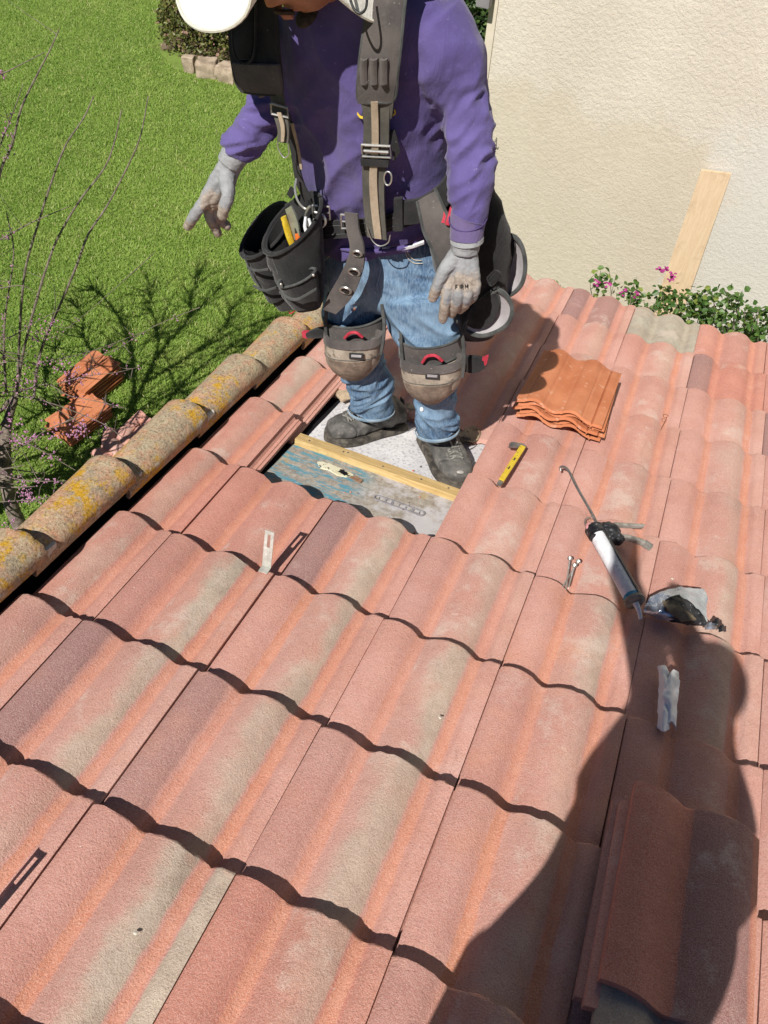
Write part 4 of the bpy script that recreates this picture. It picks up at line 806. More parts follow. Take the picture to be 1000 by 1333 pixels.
# --- head frame: looking down and towards his right hand
HC = W(392, -82, 1.13)
fwd = np.array([-.42, -.66, -.60]); fwd /= np.linalg.norm(fwd); rt = np.cross(fwd, (0, 0, 1.)); rt /= np.linalg.norm(rt); upv = np.cross(rt, fwd); HA = np.array([rt, fwd, upv])
def hd(x, y, z): return HC+np.array([x, y, z])@HA
hv, hf = blob((0, 0, 0), (.072, .088, .108), 64, 48)
def G3(c, r): return np.exp(-(((hv-np.array(c))/np.array(r))**2).sum(1))
jaw = np.clip((-hv[:, 2]-.01)/.10, 0, 1); hv[:, 0] *= 1-.28*jaw**1.3; hv[:, 1] += .012*jaw*(hv[:, 1] > 0)
for c, r, dv in (((0, .088, -.012), (.011, .03, .020), (0, .020, 0)), ((0, .092, -.028), (.014, .03, .010), (0, .016, -.002)), ((.013, .088, -.032), (.007, .02, .006), (.002, .006, 0)), ((-.013, .088, -.032), (.007, .02, .006), (-.002, .006, 0)),
                 ((0, .085, -.053), (.022, .02, .005), (0, .008, 0)), ((0, .085, -.066), (.020, .02, .0055), (0, .009, 0)), ((0, .085, -.0595), (.024, .02, .0025), (0, -.005, 0)), ((0, .075, -.094), (.018, .03, .014), (0, .011, -.004)), ((0, .085, -.079), (.02, .02, .006), (0, -.004, 0)),
                 ((.030, .078, .012), (.014, .03, .011), (0, -.012, 0)), ((-.030, .078, .012), (.014, .03, .011), (0, -.012, 0)), ((.028, .082, .030), (.022, .03, .008), (0, .006, 0)), ((-.028, .082, .030), (.022, .03, .008), (0, .006, 0)), ((.045, .06, -.02), (.018, .03, .016), (.004, .004, 0)), ((-.045, .06, -.02), (.018, .03, .016), (-.004, .004, 0))):
    hv = hv+G3(c, r)[:, None]*np.array(dv)
hv = hv@HA+HC
ears = [blob(hd(s*.072, -.005, -.005), (.010, .019, .031), 12, 8, HA) for s in (1, -1)]
NB = W(428, -5, 1.25)
neck = tube([hd(0, -.035, -.05), (hd(0, -.035, -.09)+NB)/2, NB], [.052, .052, .060], 20, 4)
def limbt(pts, rr, n=18, k=4): return tube([W(*p) for p in pts], rr, n, k)
ARM_L = [(556, 25, 1.27), (583, 75, 1.275), (600, 120, 1.28), (608, 165, 1.27), (613, 220, 1.24), (611, 262, 1.22), (609, 284, 1.21), (608, 310, 1.20)]
ARM_R = [(378, 35, 1.25), (360, 80, 1.235), (354, 122, 1.215), (342, 150, 1.195), (324, 174, 1.17), (312, 190, 1.155), (307, 200, 1.15)]
inner = cat_(loft([ring(425, 300, 560, 295, 1.37, .08, .08, 24), ring(400, 180, 565, 175, 1.33, .09, .09, 24), ring(385, 60, 570, 55, 1.28, .09, .09, 24), ring(400, -10, 500, -20, 1.24, .05, .06, 24)]), limbt(ARM_L, [.04, .042, .038, .034, .030, .026, .024, .022]), limbt(ARM_R, [.04, .038, .034, .032, .028, .024, .022]),
    limbt([(470, 330, 1.37), (462, 400, 1.34), (462, 450, 1.33), (478, 495, 1.38), (488, 532, 1.43)], [.07, .055, .042, .030, .018]), limbt([(530, 330, 1.37), (550, 400, 1.34), (562, 450, 1.33), (568, 510, 1.38), (571, 558, 1.42)], [.07, .055, .042, .030, .018]))
bv, bf, bn = remeshed(cat_((hv, hf), neck, inner, *ears), .0042, 1)
part('body', (bv, bf), SKIN, man, sharp=None)
for s in (1, -1):
    part('eye', blob(hd(s*.029, .070, .012), .0115, 14, 10), simple('eye_white', (.6, .58, .55), (.65, .63, .6), 40, .3), man)
    part('eyebrow', strap([hd(s*.014, .091, .027), hd(s*.03, .089, .032), hd(s*.046, .078, .026)], .007, .005, upv), HAIR, man)
part('moustache', strap([hd(-.026, .086, -.054), hd(-.012, .100, -.045), hd(0, .104, -.043), hd(.012, .100, -.045), hd(.026, .086, -.054)], .007, .006, upv), HAIR, man)
sv, sf = blob((0, 0, 0), (1, 1, 1), 24, 16)
part('beard', (hd(0, 0, 0)+(np.array([0, .066, -.094])+sv*np.array([.020, .024, .012]))@HA, sf), HAIR, man)
part('lips', strap([hd(-.020, .090, -.060), hd(0, .0995, -.059), hd(.020, .090, -.060)], .010, .005, upv), simple('lip_skin', (.30, .11, .09), (.38, .15, .12), 40, .5), man)
hr = blob((0, 0, 0), (.077, .084, .085), 32, 20); part('hair', (((hr[0]+np.array([0, -.018, .026]))@HA+HC), hr[1]), HAIR, man)
# --- white sun hat, brim drooping at the sides and lifted in front
hat = part('hat', loft([[hd(r*1.02*.080*cos(a), r*.094*sin(a)-.01, z) for a in np.linspace(0, 2*pi, 40, endpoint=False)] for r, z in ((1.06, .030), (1.05, .055), (1.0, .085), (.85, .108), (.5, .120), (.1, .122))], 3, False, True), HATM, man)
TB = np.array([(0,.16,.03),(20,.18,.045),(40,.205,.05),(58,.225,.045),(78,.228,.045),(95,.215,.038),(110,.20,.035),(124,.18,.05),(138,.15,.11),(150,.128,.10),(160,.115,-.01),(168,.108,-.085),(178,.105,-.125),(190,.105,-.14),(203,.108,-.11),(218,.115,-.06),(240,.15,.0),(330,.15,.02),(360,.16,.03)])
TT = np.linspace(0, 360, 97)[:-1]; k_ = np.exp(-.5*(np.arange(-6, 7)/1.4)**2); k_ /= k_.sum(); sm = lambda y: np.convolve(np.concatenate([y[-6:], y, y[:6]]), k_, 'valid')
TR, TZ = sm(np.interp(TT, TB[:, 0], TB[:, 1])), sm(np.interp(TT, TB[:, 0], TB[:, 2]))*1.04
rows = []
for j in range(12):
    q = j/11; rr_ = []
    for a_, R0_, z0_ in zip(np.radians(TT), TR, TZ):
        rr_.append(hd((.083+(R0_-.083)*q)*cos(a_), (.096+(R0_-.096)*q)*sin(a_), .034+(z0_-.034)*q**1.3+.003*q*sin(7*a_+1)))
    rows.append(rr_)
R_ = np.array(rows); cen = HC; lo_ = R_-upv*.0035
part('brim', rings_mesh(np.concatenate([R_, lo_[::-1]]), False, False), HATM, hat)
edge = list(R_[-1])+[R_[-1][0]]; part('brim_binding', tube(edge, .0032, 6, 1, False), cloth('cream_binding', (.55, .52, .44), (.65, .62, .54), 20), hat)
part('chin_cord', tube([CAM+ray(x, y)*1.24 for x, y in ((455, -22), (456, -2), (462, 13), (470, 17), (477, 8), (478, -20))], .0022, 8, 5), BLK, hat)

# --- shirt
sr = [ring(412, 318, 568, 312, 1.37, .100, .10), ring(400, 275, 582, 268, 1.36, .110, .105), ring(388, 212, 585, 206, 1.335, .120, .115), ring(375, 150, 588, 148, 1.31, .125, .115), ring(364, 98, 590, 92, 1.29, .122, .115),
      ring(360, 48, 592, 42, 1.27, .112, .11), ring(368, 8, 575, -2, 1.255, .095, .10), ring(392, -22, 520, -32, 1.24, .068, .08), ring(402, -30, 480, -40, 1.235, .056, .068)]
raw = cat_(loft(sr, 5), limbt(ARM_L, [.072, .074, .063, .056, .050, .045, .039, .036], 24), limbt(ARM_R, [.056, .049, .045, .045, .044, .041, .036], 24))
v, f, n = remeshed(raw, .0046, 9)
def axis_fold(v, A, B, freq, amp, seed, rad, tw=.5, az=.5):
    A, B = np.asarray(A), np.asarray(B); d = B-A; l = np.linalg.norm(d); d = d/l; q = v-A; s = q@d; r = np.linalg.norm(q-np.outer(s, d), axis=1); w = np.clip(1-np.maximum(0, r-rad)/.03, 0, 1)*np.clip(np.minimum(s+.03, l+.03-s)/.04, 0, 1)
    u = np.cross(d, (0, 1., 0)); u /= np.linalg.norm(u); e = np.cross(d, u); a = (q@u), (q@e)
    co = np.column_stack([s*freq+a[0]*freq*tw, a[0]*freq*az, a[1]*freq*az]); co = co+.9*np.column_stack([nz(co*.5, 1, seed+40)]*3); h = .4-2.6*np.abs(nz(co, 1, seed)); return (h+.14*(1-2.6*np.abs(nz(co*2.1, 1, seed+9))))*amp*w
el_, wr_, sh_ = W(617, 160, 1.27), W(609, 284, 1.21), W(590, 60, 1.27)
D = axis_fold(v, el_-(wr_-el_)*.35, el_+(wr_-el_)*.45, 26, .0085, 2, .07, .8)+axis_fold(v, el_+(wr_-el_)*.3, wr_, 24, .0065, 5, .06, .7)+axis_fold(v, sh_, el_, 13, .0075, 8, .09, .8)
e2, w2 = W(345, 122, 1.215), W(309, 196, 1.15); D += axis_fold(v, e2, w2, 32, .0085, 12, .07, .5)
tor = np.exp(-((v[:, 0]-.26)/.16)**4); co = np.column_stack([v[:, 0]*7+v[:, 2]*5, v[:, 1]*5, v[:, 2]*3.2-v[:, 0]*4]); D += (.4-2.4*np.abs(nz(co, 1, 20)))*.0105*tor
c2 = np.column_stack([v[:, 0]*14-v[:, 2]*9, v[:, 1]*8, v[:, 2]*6]); D += (.4-2.4*np.abs(nz(c2, 1, 31)))*.0068*tor*np.clip((.95-v[:, 2])*4, .3, 1.6)
D += nz(v, 38, 3)*.0012-.0015
sv_ = v+n*D[:, None]
shirt = part('shirt', (sv_, f), PURP, man, sharp=None)
part('cuff', tube([W(610, 282, 1.21), W(609, 286, 1.208), W(608, 300, 1.202), W(607, 311, 1.197)], [.0385, .0365, .0355, .035], 28, 3), CUFFM, shirt)
part('cuff_seam', tube([W(609.6, 283, 1.209)+.0392*(cos(a)*np.array([1, 0, .1])+sin(a)*np.array([0, 1, .25])) for a in np.linspace(0, 2*pi, 25)], .0013, 6, 1), simple('purple_seam', (.06, .04, .13), (.08, .05, .16), 60), shirt)
def on_front(x, y, off=.0):       # the shirt's surface where that line of sight meets it, by nearest vertex
    d = ray(x, y); d /= np.linalg.norm(d); q = sv_-CAM; t_ = q@d; r = np.linalg.norm(q-np.outer(t_, d), axis=1); t0 = t_[r < .008]
    return CAM+d*((t0.min() if len(t0) else 1.5)-off)
YP = simple('yellow_print', (.62, .42, .03), (.70, .50, .05), 60, .7)
for pts in ([(465, 147), (469, 152), (474, 153)], [(513, 143), (515, 147), (511, 150)]): part('printed_logo', strap([on_front(*p, .002) for p in pts], .0045, .0015, (0, .3, 1), 3), YP, shirt)
part('undershirt', strap([W(498, 323, 1.262), W(515, 324, 1.262), W(535, 321, 1.268), (W(552, 315, 1.28))], .007, .006, (0, -.2, 1)), cloth('white_hem', (.6, .6, .62), (.7, .7, .72)), shirt)
part('hem', tube([W(*p) for p in ((420, 315, 1.31), (440, 322, 1.275), (470, 327, 1.262), (500, 326, 1.26), (530, 321, 1.268), (555, 313, 1.30))], .0055, 8, 4), PURP, shirt)

# --- jeans
legR = [ring(418, 368, 502, 372, 1.36, .078, .085, 32), ring(420, 402, 498, 402, 1.345, .072, .075, 32), ring(428, 450, 496, 450, 1.335, .062, .062, 32), ring(445, 488, 505, 486, 1.365, .056, .060, 32), ring(456, 508, 513, 502, 1.385, .054, .058, 32), ring(457, 524, 512, 530, 1.395, .052, .056, 32), ring(455, 531, 511, 540, 1.40, .048, .050, 32)]
legL = [ring(488, 372, 598, 368, 1.355, .088, .088, 32), ring(500, 404, 602, 402, 1.345, .080, .078, 32), ring(520, 450, 604, 448, 1.335, .068, .065, 32), ring(537, 492, 599, 490, 1.355, .060, .060, 32), ring(540, 524, 594, 522, 1.375, .052, .058, 32), ring(540, 546, 598, 548, 1.385, .052, .056, 32), ring(543, 560, 596, 564, 1.39, .048, .052, 32)]
hips = [ring(414, 296, 576, 290, 1.37, .092, .10), ring(412, 325, 584, 322, 1.37, .098, .11), ring(413, 352, 592, 350, 1.37, .098, .105), ring(416, 380, 596, 378, 1.365, .085, .095), ring(440, 398, 560, 398, 1.36, .05, .06)]
v, f, n = remeshed(cat_(loft(hips, 4), loft(legR, 5), loft(legL, 5)), .0046, 5)
kR, aR, kL, aL = W(462, 455, 1.335), W(486, 545, 1.40), W(563, 455, 1.335), W(570, 575, 1.39)
D = axis_fold(v, kR+(aR-kR)*.1, aR+(aR-kR)*.08, 22, .0085, 4, .08, .7)+axis_fold(v, kL+(aL-kL)*.15, aL+(aL-kL)*.06, 20, .0085, 14, .08, -.7)
hR, hL = W(458, 345, 1.37), W(545, 345, 1.37); D += axis_fold(v, hR, kR, 16, .0075, 7, .10, .9)+axis_fold(v, hL, kL, 15, .0075, 17, .11, -.8)+nz(v, 34, 5)*.0014-.0030
jeans = part('jeans', (v+n*D[:, None], f), DEN, man, sharp=None)
ST = simple('pale_stitch', (.45, .40, .30), (.6, .55, .45), 90, .9)
def on_mesh(V_, x, y, off=0):
    d = ray(x, y); d /= np.linalg.norm(d); q = V_-CAM; t_ = q@d; r = np.linalg.norm(q-np.outer(t_, d), axis=1); t0 = t_[r < .008]
    return CAM+d*((t0.min() if len(t0) else 1.9)-off)
jv = v+n*D[:, None]
for pts in ([(527, 322), (530, 334), (538, 342), (550, 343)], [(529, 321), (532, 331), (539, 338), (549, 339)], [(432, 320), (430, 332), (421, 340)]): part('stitching', tube([on_mesh(jv, *p, .0005) for p in pts], .0009, 5, 4), ST, jeans)
part('fly_seam', tube([on_mesh(jv, *p, .001) for p in ((493, 332), (495, 350), (492, 366), (488, 378))], .0022, 6, 4), DEN, jeans)
HEMM = cloth('faded_hem', (.17, .27, .37), (.36, .45, .52), 30, 500)
for lr in (legR, legL):
    q = np.array(lr[-1]); c = q.mean(0); up_ = (np.array(lr[-2]).mean(0)-c); up_ /= np.linalg.norm(up_); outer = c+(q-c)*1.03
    part('hem', rings_mesh([outer-up_*.002, c+(q-c)*1.06+up_*.003, c+(q-c)*1.06+up_*.010, outer+up_*.013], False, False), HEMM, jeans)
part('paint_spot', blob(on_mesh(jv, 549, 533, -.002), (.006, .004, .009), 10, 6), PAPER, jeans)

# --- boots
def boot(hx, hy, tx, ty, sgn, seed, leg):
    H = MR.T@R3(hx, hy, -.0755); T = MR.T@R3(tx, ty, -.0755); d = (T-H); ln_ = np.linalg.norm(d); d /= ln_; s = np.array([-d[1], d[0], 0]); up_ = np.array([0, 0, 1.])
    def q(a, b, c): return H+d*ln_*a+s*b+up_*c
    b_ = thing('boot_tmp', (0, 0, 0)); bpy.data.objects.remove(b_)
    ts = [(0, .026, .060), (.06, .034, .085), (.18, .037, .105), (.34, .038, .098), (.5, .042, .082), (.66, .047, .068), (.8, .046, .060), (.92, .037, .052), (.985, .018, .038)]
    R_ = []
    for a, w, h in ts:
        o = []
        for t_ in np.linspace(0, 2*pi, 26, endpoint=False):
            c, s_ = cos(t_), sin(t_); o.append(q(a, 1.22*w*np.sign(c)*abs(c)**.75, .020+(h*1.18-.020)*max(0, .5+.5*np.sign(s_)*abs(s_)**.7)))
        R_.append(o)
    up = loft(R_, 4); lg = MR.T@np.asarray(leg); sh = cat_(tube([q(.22, 0, .05), (q(.22, 0, .08)+lg)/2, lg], [.046, .047, .046], 20, 4), tube([q(.62, 0, .045), q(.45, 0, .075), (q(.35, 0, .09)*.5+lg*.5), lg], [.026, .034, .036, .038], 16, 4))
    V_, F_, N_ = remeshed(cat_(up, sh), .0034, 5); L0 = (V_-H)@d/ln_
    Dp = nz(V_, 45, seed)*.0022+(1-2*np.abs(nz(V_, (26, 26, 40), seed+4)))*.0016*np.exp(-((L0-.55)/.16)**2)
    Dp -= .0026*np.exp(-((L0-.81+.06*np.abs((V_-H)@s)/.04)/.012)**2)
    V_ = V_+N_*Dp[:, None]; bt = part('boot', (V_@MR.T, F_), BOOT, man, sharp=None)
    ol = []
    for a, w, h in ts: ol.append((a, w*1.22+.007))
    out = [(a-.015*(i == 0), w) for i, (a, w) in enumerate(ol)]+[(1.02, .006)]; poly = [q(a, w, 0) for a, w in out]+[q(a, -w, 0) for a, w in out[::-1]]
    poly = catmull(np.array(poly+[poly[0]]), 3)[:-1]; c = poly.mean(0)
    def lay(z, k): return c+(poly-c)*np.array([k, k, 1])+up_*z
    sv2, sf2 = rings_mesh([lay(0, .97), lay(.003, 1), lay(.011, 1.0), lay(.0125, .975), lay(.014, 1.0), lay(.022, .995), lay(.025, .96)]); part('sole', (sv2@MR.T, sf2), SOLE, bt)
    def topz(a, b):
        m = (np.abs(L0-a) < .02) & (np.abs((V_-H)@s-b) < .006) & ((V_-H)@up_ < (.125 if a > .42 else .3)); return float(((V_-H)[m]@up_).max()) if m.any() else .07
    lc = []
    for i, a in enumerate((.44, .50, .56, .62, .68, .74)):
        for sg in (1, -1):
            P_ = [q(a, sg*.022, topz(a, sg*.022)+.002), q(a+.02, 0, topz(a+.02, 0)+.0065), q(a+.04, -sg*.021, topz(a+.04, -sg*.021)+.002)]; lc.append(tube(P_, .0031, 6, 4))
    v2, f2 = cat_(*lc); part('laces', (v2@MR.T, f2), LACE, bt)
    v2, f2 = tube([q(.355, 0, topz(.355, 0)+.004), q(.33, .02, topz(.33, .02)+.006), q(.30, .028, .08), q(.36, .034, .07)], .0022, 6, 4); part('lace_loop', (v2@MR.T, f2), LACE, bt)
    v2, f2 = strap([q(.02, 0, .062), q(.03, 0, .088), q(.05, 0, .11)], .02, .005, s); part('heel_tab', (v2@MR.T, f2), BOOT, bt)
    tg = strap([q(.78, 0, topz(.78, 0)+.001), q(.62, 0, topz(.62, 0)+.0015), q(.48, 0, topz(.48, 0)+.002)], .026, .003, s); part('tongue', (tg[0]@MR.T, tg[1]), BOOT, bt)
    if sgn > 0:
        v2, f2 = blob(q(.93, -.006, .055), (.016, .011, .004), 12, 8); part('worn_toe_patch', (v2@MR.T, f2), simple('bare_toe', (.30, .28, .26), (.44, .42, .40), 60, .4), bt)
    return bt
boot(522, 553, 425, 574, -1, 3, W(485, 522, 1.39)); boot(558, 572, 599, 636, 1, 6, W(569, 548, 1.38))

# --- gloves
def glove(wrist, palm, fingers, thumb, lab=None, seed=0):
    ms = [tube([W(*p) for p in wrist[0]], wrist[1], 20, 4)]
    for a, b, r0, r1 in palm: ms.append(tube([W(*a), W(*b)], [r0, r1], 14, 4))
    for P_, r_ in fingers+[thumb]:
        ms.append(tube([W(*p) for p in P_], r_, 12, 5)); ms.append(blob(W(*P_[-1]), r_[-1], 12, 8)); ms.append(blob(W(*P_[0]), r_[0]*1.05, 12, 8))
    V_, F_, N_ = remeshed(cat_(*ms), .0021, 2); tips = [W(*P_[-1]) for P_, r_ in fingers+[thumb]]
    dirt = np.clip(sum(gauss(V_, t_, .036) for t_ in tips)+.32*sum(gauss(V_, W(*P_[0]), .032) for P_, r_ in fingers), 0, 1)
    Dp = nz(V_, 70, seed)*.0013+(1-2*np.abs(nz(V_, (60, 60, 110), seed+3)))*.0008
    return part('glove', (V_+N_*Dp[:, None], F_), GLOVE, man, sharp=None, attrs={'dirt': dirt})
gl = glove(([(608, 306, 1.20), (606, 318, 1.198), (605, 328, 1.195)], [.034, .031, .030]),
    [((602, 322, 1.195), (588, 360, 1.175), .020, .0145), ((604, 322, 1.195), (599, 368, 1.170), .020, .0145), ((607, 322, 1.198), (609, 368, 1.175), .020, .0140), ((610, 322, 1.20), (618, 362, 1.185), .018, .0135)],
    [([(588, 360, 1.175), (583, 378, 1.160), (579, 398, 1.155), (577, 415, 1.162)], [.0140, .0125, .0118, .0105]), ([(599, 368, 1.170), (597, 385, 1.160), (593, 398, 1.168), (588, 408, 1.180)], [.0140, .0125, .0118, .0105]),
     ([(609, 368, 1.175), (609, 383, 1.168), (605, 396, 1.180), (599, 403, 1.195)], [.0135, .012, .0115, .010]), ([(618, 362, 1.185), (619, 375, 1.180), (615, 387, 1.190), (609, 393, 1.205)], [.0125, .0115, .0105, .0095])],
    ([(593, 335, 1.185), (580, 350, 1.165), (571, 368, 1.155), (564, 387, 1.158)], [.019, .0150, .0130, .0110]), seed=2)
gr = glove(([(309, 196, 1.152), (304, 204, 1.145), (299, 214, 1.138)], [.030, .028, .027]),
    [((297, 212, 1.138), (270, 255, 1.105), .020, .0145), ((299, 212, 1.138), (277, 262, 1.110), .020, .0145), ((302, 213, 1.14), (285, 262, 1.12), .019, .014), ((304, 214, 1.145), (293, 255, 1.13), .018, .014)],
    [([(270, 255, 1.105), (262, 268, 1.090), (252, 282, 1.085), (245, 294, 1.090)], [.0145, .0128, .0120, .0105]), ([(277, 262, 1.112), (272, 276, 1.118), (277, 291, 1.130), (283, 303, 1.138)], [.0140, .0125, .0118, .0105]),
     ([(285, 262, 1.12), (282, 277, 1.135), (288, 287, 1.15), (295, 294, 1.155)], [.0135, .012, .0115, .010])],
    ([(295, 232, 1.12), (297, 252, 1.095), (293, 268, 1.085), (290, 280, 1.085)], [.018, .0145, .0132, .0115]), seed=7)
for g_, a, b, r in ((gl, (608, 308, 1.20), (608, 314, 1.199), .0355), (gr, (308, 198, 1.151), (306, 201, 1.148), .0305)):
    part('glove_cuff', tube([W(*a), W(*b)], [r, r], 24, 3), cloth('grey_knit', (.30, .31, .33), (.38, .39, .40), 20, 500), g_)
# lettering printed on the back of the glove
GV = np.array([tuple(gl.matrix_world @ q.co) for q in gl.data.vertices])+np.array(MW[gl.name].to_translation())*0
GV = np.array([tuple(q.co) for q in gl.data.vertices])@np.array(MW[gl.name])[:3, :3].T+np.array(MW[gl.name])[:3, 3]
GLY = {'F': [((0, 0), (0, 1)), ((0, 1), (.6, 1)), ((0, .55), (.5, .55))], 'I': [((.2, 0), (.2, 1))], 'R': [((0, 0), (0, 1)), ((0, 1), (.55, .95)), ((.55, .95), (.5, .55)), ((.5, .55), (0, .5)), ((.2, .5), (.6, 0))], 'M': [((0, 0), (0, 1)), ((0, 1), (.45, .3)), ((.45, .3), (.9, 1)), ((.9, 1), (.9, 0))], 'G': [((.6, .9), (.1, 1)), ((.1, 1), (0, .1)), ((.0, .1), (.55, 0)), ((.55, 0), (.55, .45)), ((.55, .45), (.35, .45))], 'P': [((0, 0), (0, 1)), ((0, 1), (.55, .9)), ((.55, .9), (.5, .5)), ((.5, .5), (0, .45))]}
lt = []; x0 = 593.0
for ch in 'FIRM':
    for (a, b) in GLY[ch]:
        P_ = [on_mesh(GV, x0+a[0]*4.0, 376-a[1]*5.2-(x0-594)*.06, .0008), on_mesh(GV, x0+b[0]*4.0, 376-b[1]*5.2-(x0-594)*.06, .0008)]
        if np.linalg.norm(P_[0]-P_[1]) < .02: lt.append(tube(P_, 0.0008, 5, 1))
    x0 += 2.6 if ch == 'I' else 5.0
part('printed_letters', cat_(*lt), BLK, gl)

# --- harness straps
def edges(Ls, Rs): return [W(*p) for p in Ls], [W(*p) for p in Rs]
har = part('harness_pad', ribbon(*edges([(497, -70, 1.17), (489, -40, 1.17), (480, 0, 1.15), (471, 55, 1.14), (466, 100, 1.145), (467, 131, 1.16)], [(545, -70, 1.17), (537, -40, 1.175), (528, 0, 1.155), (523, 50, 1.145), (518, 95, 1.15), (513, 130, 1.165)]), .014, 5, 7, .004), STRP, man)
part('pad_binding', tube([W(*p) for p in [(489, -40, 1.165), (480, 0, 1.145), (471, 55, 1.135), (466, 100, 1.140), (467, 131, 1.155), (490, 133, 1.152), (513, 130, 1.160), (518, 95, 1.145), (523, 50, 1.14), (528, 0, 1.15), (537, -40, 1.17)]], .0030, 6, 4), BAGE, har)
for k in range(3): part('quilted_rib', strap([W(474+k*13, 76, 1.128), W(474+k*13, 92, 1.134), W(475+k*12.6, 108, 1.139)], .014, .006, W(500, 90, 1.13)-W(480, 90, 1.13), 4, crown=.004), STRP, har)
part('pad_patch', ribbon(*edges([(469, 128, 1.154), (472, 140, 1.16), (473, 153, 1.17)], [(513, 126, 1.158), (512, 140, 1.165), (510, 153, 1.172)]), .006, 4), WEB, har)
part('webbing', ribbon(*edges([(473, 130, 1.156), (474, 160, 1.168), (473, 190, 1.178), (472, 230, 1.195), (474, 270, 1.205), (479, 308, 1.205)], [(508, 130, 1.160), (507, 160, 1.170), (506, 190, 1.180), (501, 230, 1.197), (501, 270, 1.205), (504, 312, 1.207)]), .005, 5), WEB, har)
part('stripe', ribbon(*edges([(483, 132, 1.150), (484, 160, 1.162), (484, 190, 1.172), (481, 230, 1.189), (483, 270, 1.199), (488, 310, 1.199)], [(492, 132, 1.150), (493, 160, 1.162), (493, 190, 1.172), (491, 230, 1.189), (493, 270, 1.199), (497, 311, 1.199)]), .003, 5), TANS, har)
def frame(pts, r, mat, par, name='buckle'): P_ = [W(*p) for p in pts]; return part(name, tube(P_+[P_[0]], r, 7, 1), mat, par)
frame([(471, 188, 1.168), (508, 190, 1.170), (509, 205, 1.174), (472, 203, 1.174)], .0026, METAL, har); part('buckle_bar', tube([W(474, 196, 1.166), W(506, 198, 1.168)], .003, 7, 1), METAL, har)
part('strap_keeper', ribbon(*edges([(470, 205, 1.178), (471, 214, 1.182)], [(507, 207, 1.180), (506, 216, 1.184)]), .009, 3), STRPD, har)
part('side_clip', ribbon(*edges([(506, 172, 1.185), (510, 190, 1.188), (512, 210, 1.195)], [(514, 168, 1.19), (519, 186, 1.192), (521, 196, 1.198)]), .006, 4), STRPD, har)
part('snap_ring', tube([W(505+5*cos(a), 232+9*sin(a), 1.19) for a in np.linspace(0, 2*pi, 16)], .0018, 6, 1), METAL, har)
# his right shoulder pad, hanging away from the chest
hl = part('harness_pad', ribbon(*edges([(304, -50, 1.20), (300, -10, 1.175), (300, 30, 1.150), (302, 70, 1.125), (308, 104, 1.11), (316, 117, 1.112)], [(352, -50, 1.20), (356, -10, 1.18), (360, 25, 1.155), (362, 65, 1.13), (366, 100, 1.118), (368, 121, 1.12)]), .018, 5, 7, .006), STRPD, man)
part('pad_pocket', ribbon(*edges([(306, -10, 1.158), (305, 30, 1.135), (306, 62, 1.112), (311, 78, 1.103)], [(331, -14, 1.158), (331, 26, 1.136), (330, 58, 1.113), (325, 77, 1.104)]), .008, 5, 5, .003), BAG, hl)
part('pad_binding', tube([W(*p) for p in [(303, 0, 1.15), (303, 40, 1.125), (305, 68, 1.105), (314, 82, 1.098), (326, 80, 1.098), (332, 62, 1.106), (333, 20, 1.134), (333, -12, 1.155)]], .0024, 6, 4), STRPD, hl)
part('pad_lower', ribbon(*edges([(303, 82, 1.100), (309, 104, 1.098), (317, 117, 1.10)], [(363, 84, 1.107), (366, 102, 1.106), (368, 121, 1.108)]), .010, 4, 5, .003), STRP, hl)
part('webbing', ribbon(*edges([(352, 118, 1.11), (354, 135, 1.11), (357, 150, 1.105), (362, 168, 1.10), (362, 184, 1.10)], [(368, 118, 1.11), (371, 135, 1.11), (374, 150, 1.105), (377, 168, 1.10), (376, 186, 1.10)]), .005, 5), WEB, hl)
part('stripe', ribbon(*edges([(361, 146, 1.097), (366, 166, 1.092), (366, 184, 1.092)], [(366, 146, 1.097), (371, 166, 1.092), (370, 184, 1.092)]), .003, 4), TANS, hl)
frame([(353, 134, 1.098), (374, 140, 1.10), (376, 153, 1.10), (354, 148, 1.098)], .0028, STEEL, hl)
part('wire_loop', tube([W(*p) for p in [(361, 185, 1.10), (363, 195, 1.10), (370, 205, 1.10), (376, 200, 1.10), (375, 188, 1.10)]], .0013, 6, 5), METAL, hl)
part('lower_strap', ribbon(*edges([(370, 148, 1.13), (377, 180, 1.15), (381, 210, 1.16), (386, 238, 1.165), (397, 262, 1.17)], [(377, 148, 1.13), (386, 180, 1.15), (389, 210, 1.16), (395, 236, 1.165), (405, 258, 1.17)]), .005, 5), STRPD, hl)
part('strap_edge', ribbon(*edges([(378, 160, 1.135), (386, 190, 1.145), (391, 220, 1.15)], [(382, 160, 1.135), (389, 190, 1.145), (394, 220, 1.15)]), .003, 5), TANS, hl)
part('snap_hook', tube([W(*p) for p in [(386, 232, 1.15), (384, 246, 1.14), (388, 262, 1.13), (398, 272, 1.13), (404, 268, 1.13)]], .0026, 7, 5), METAL, hl)

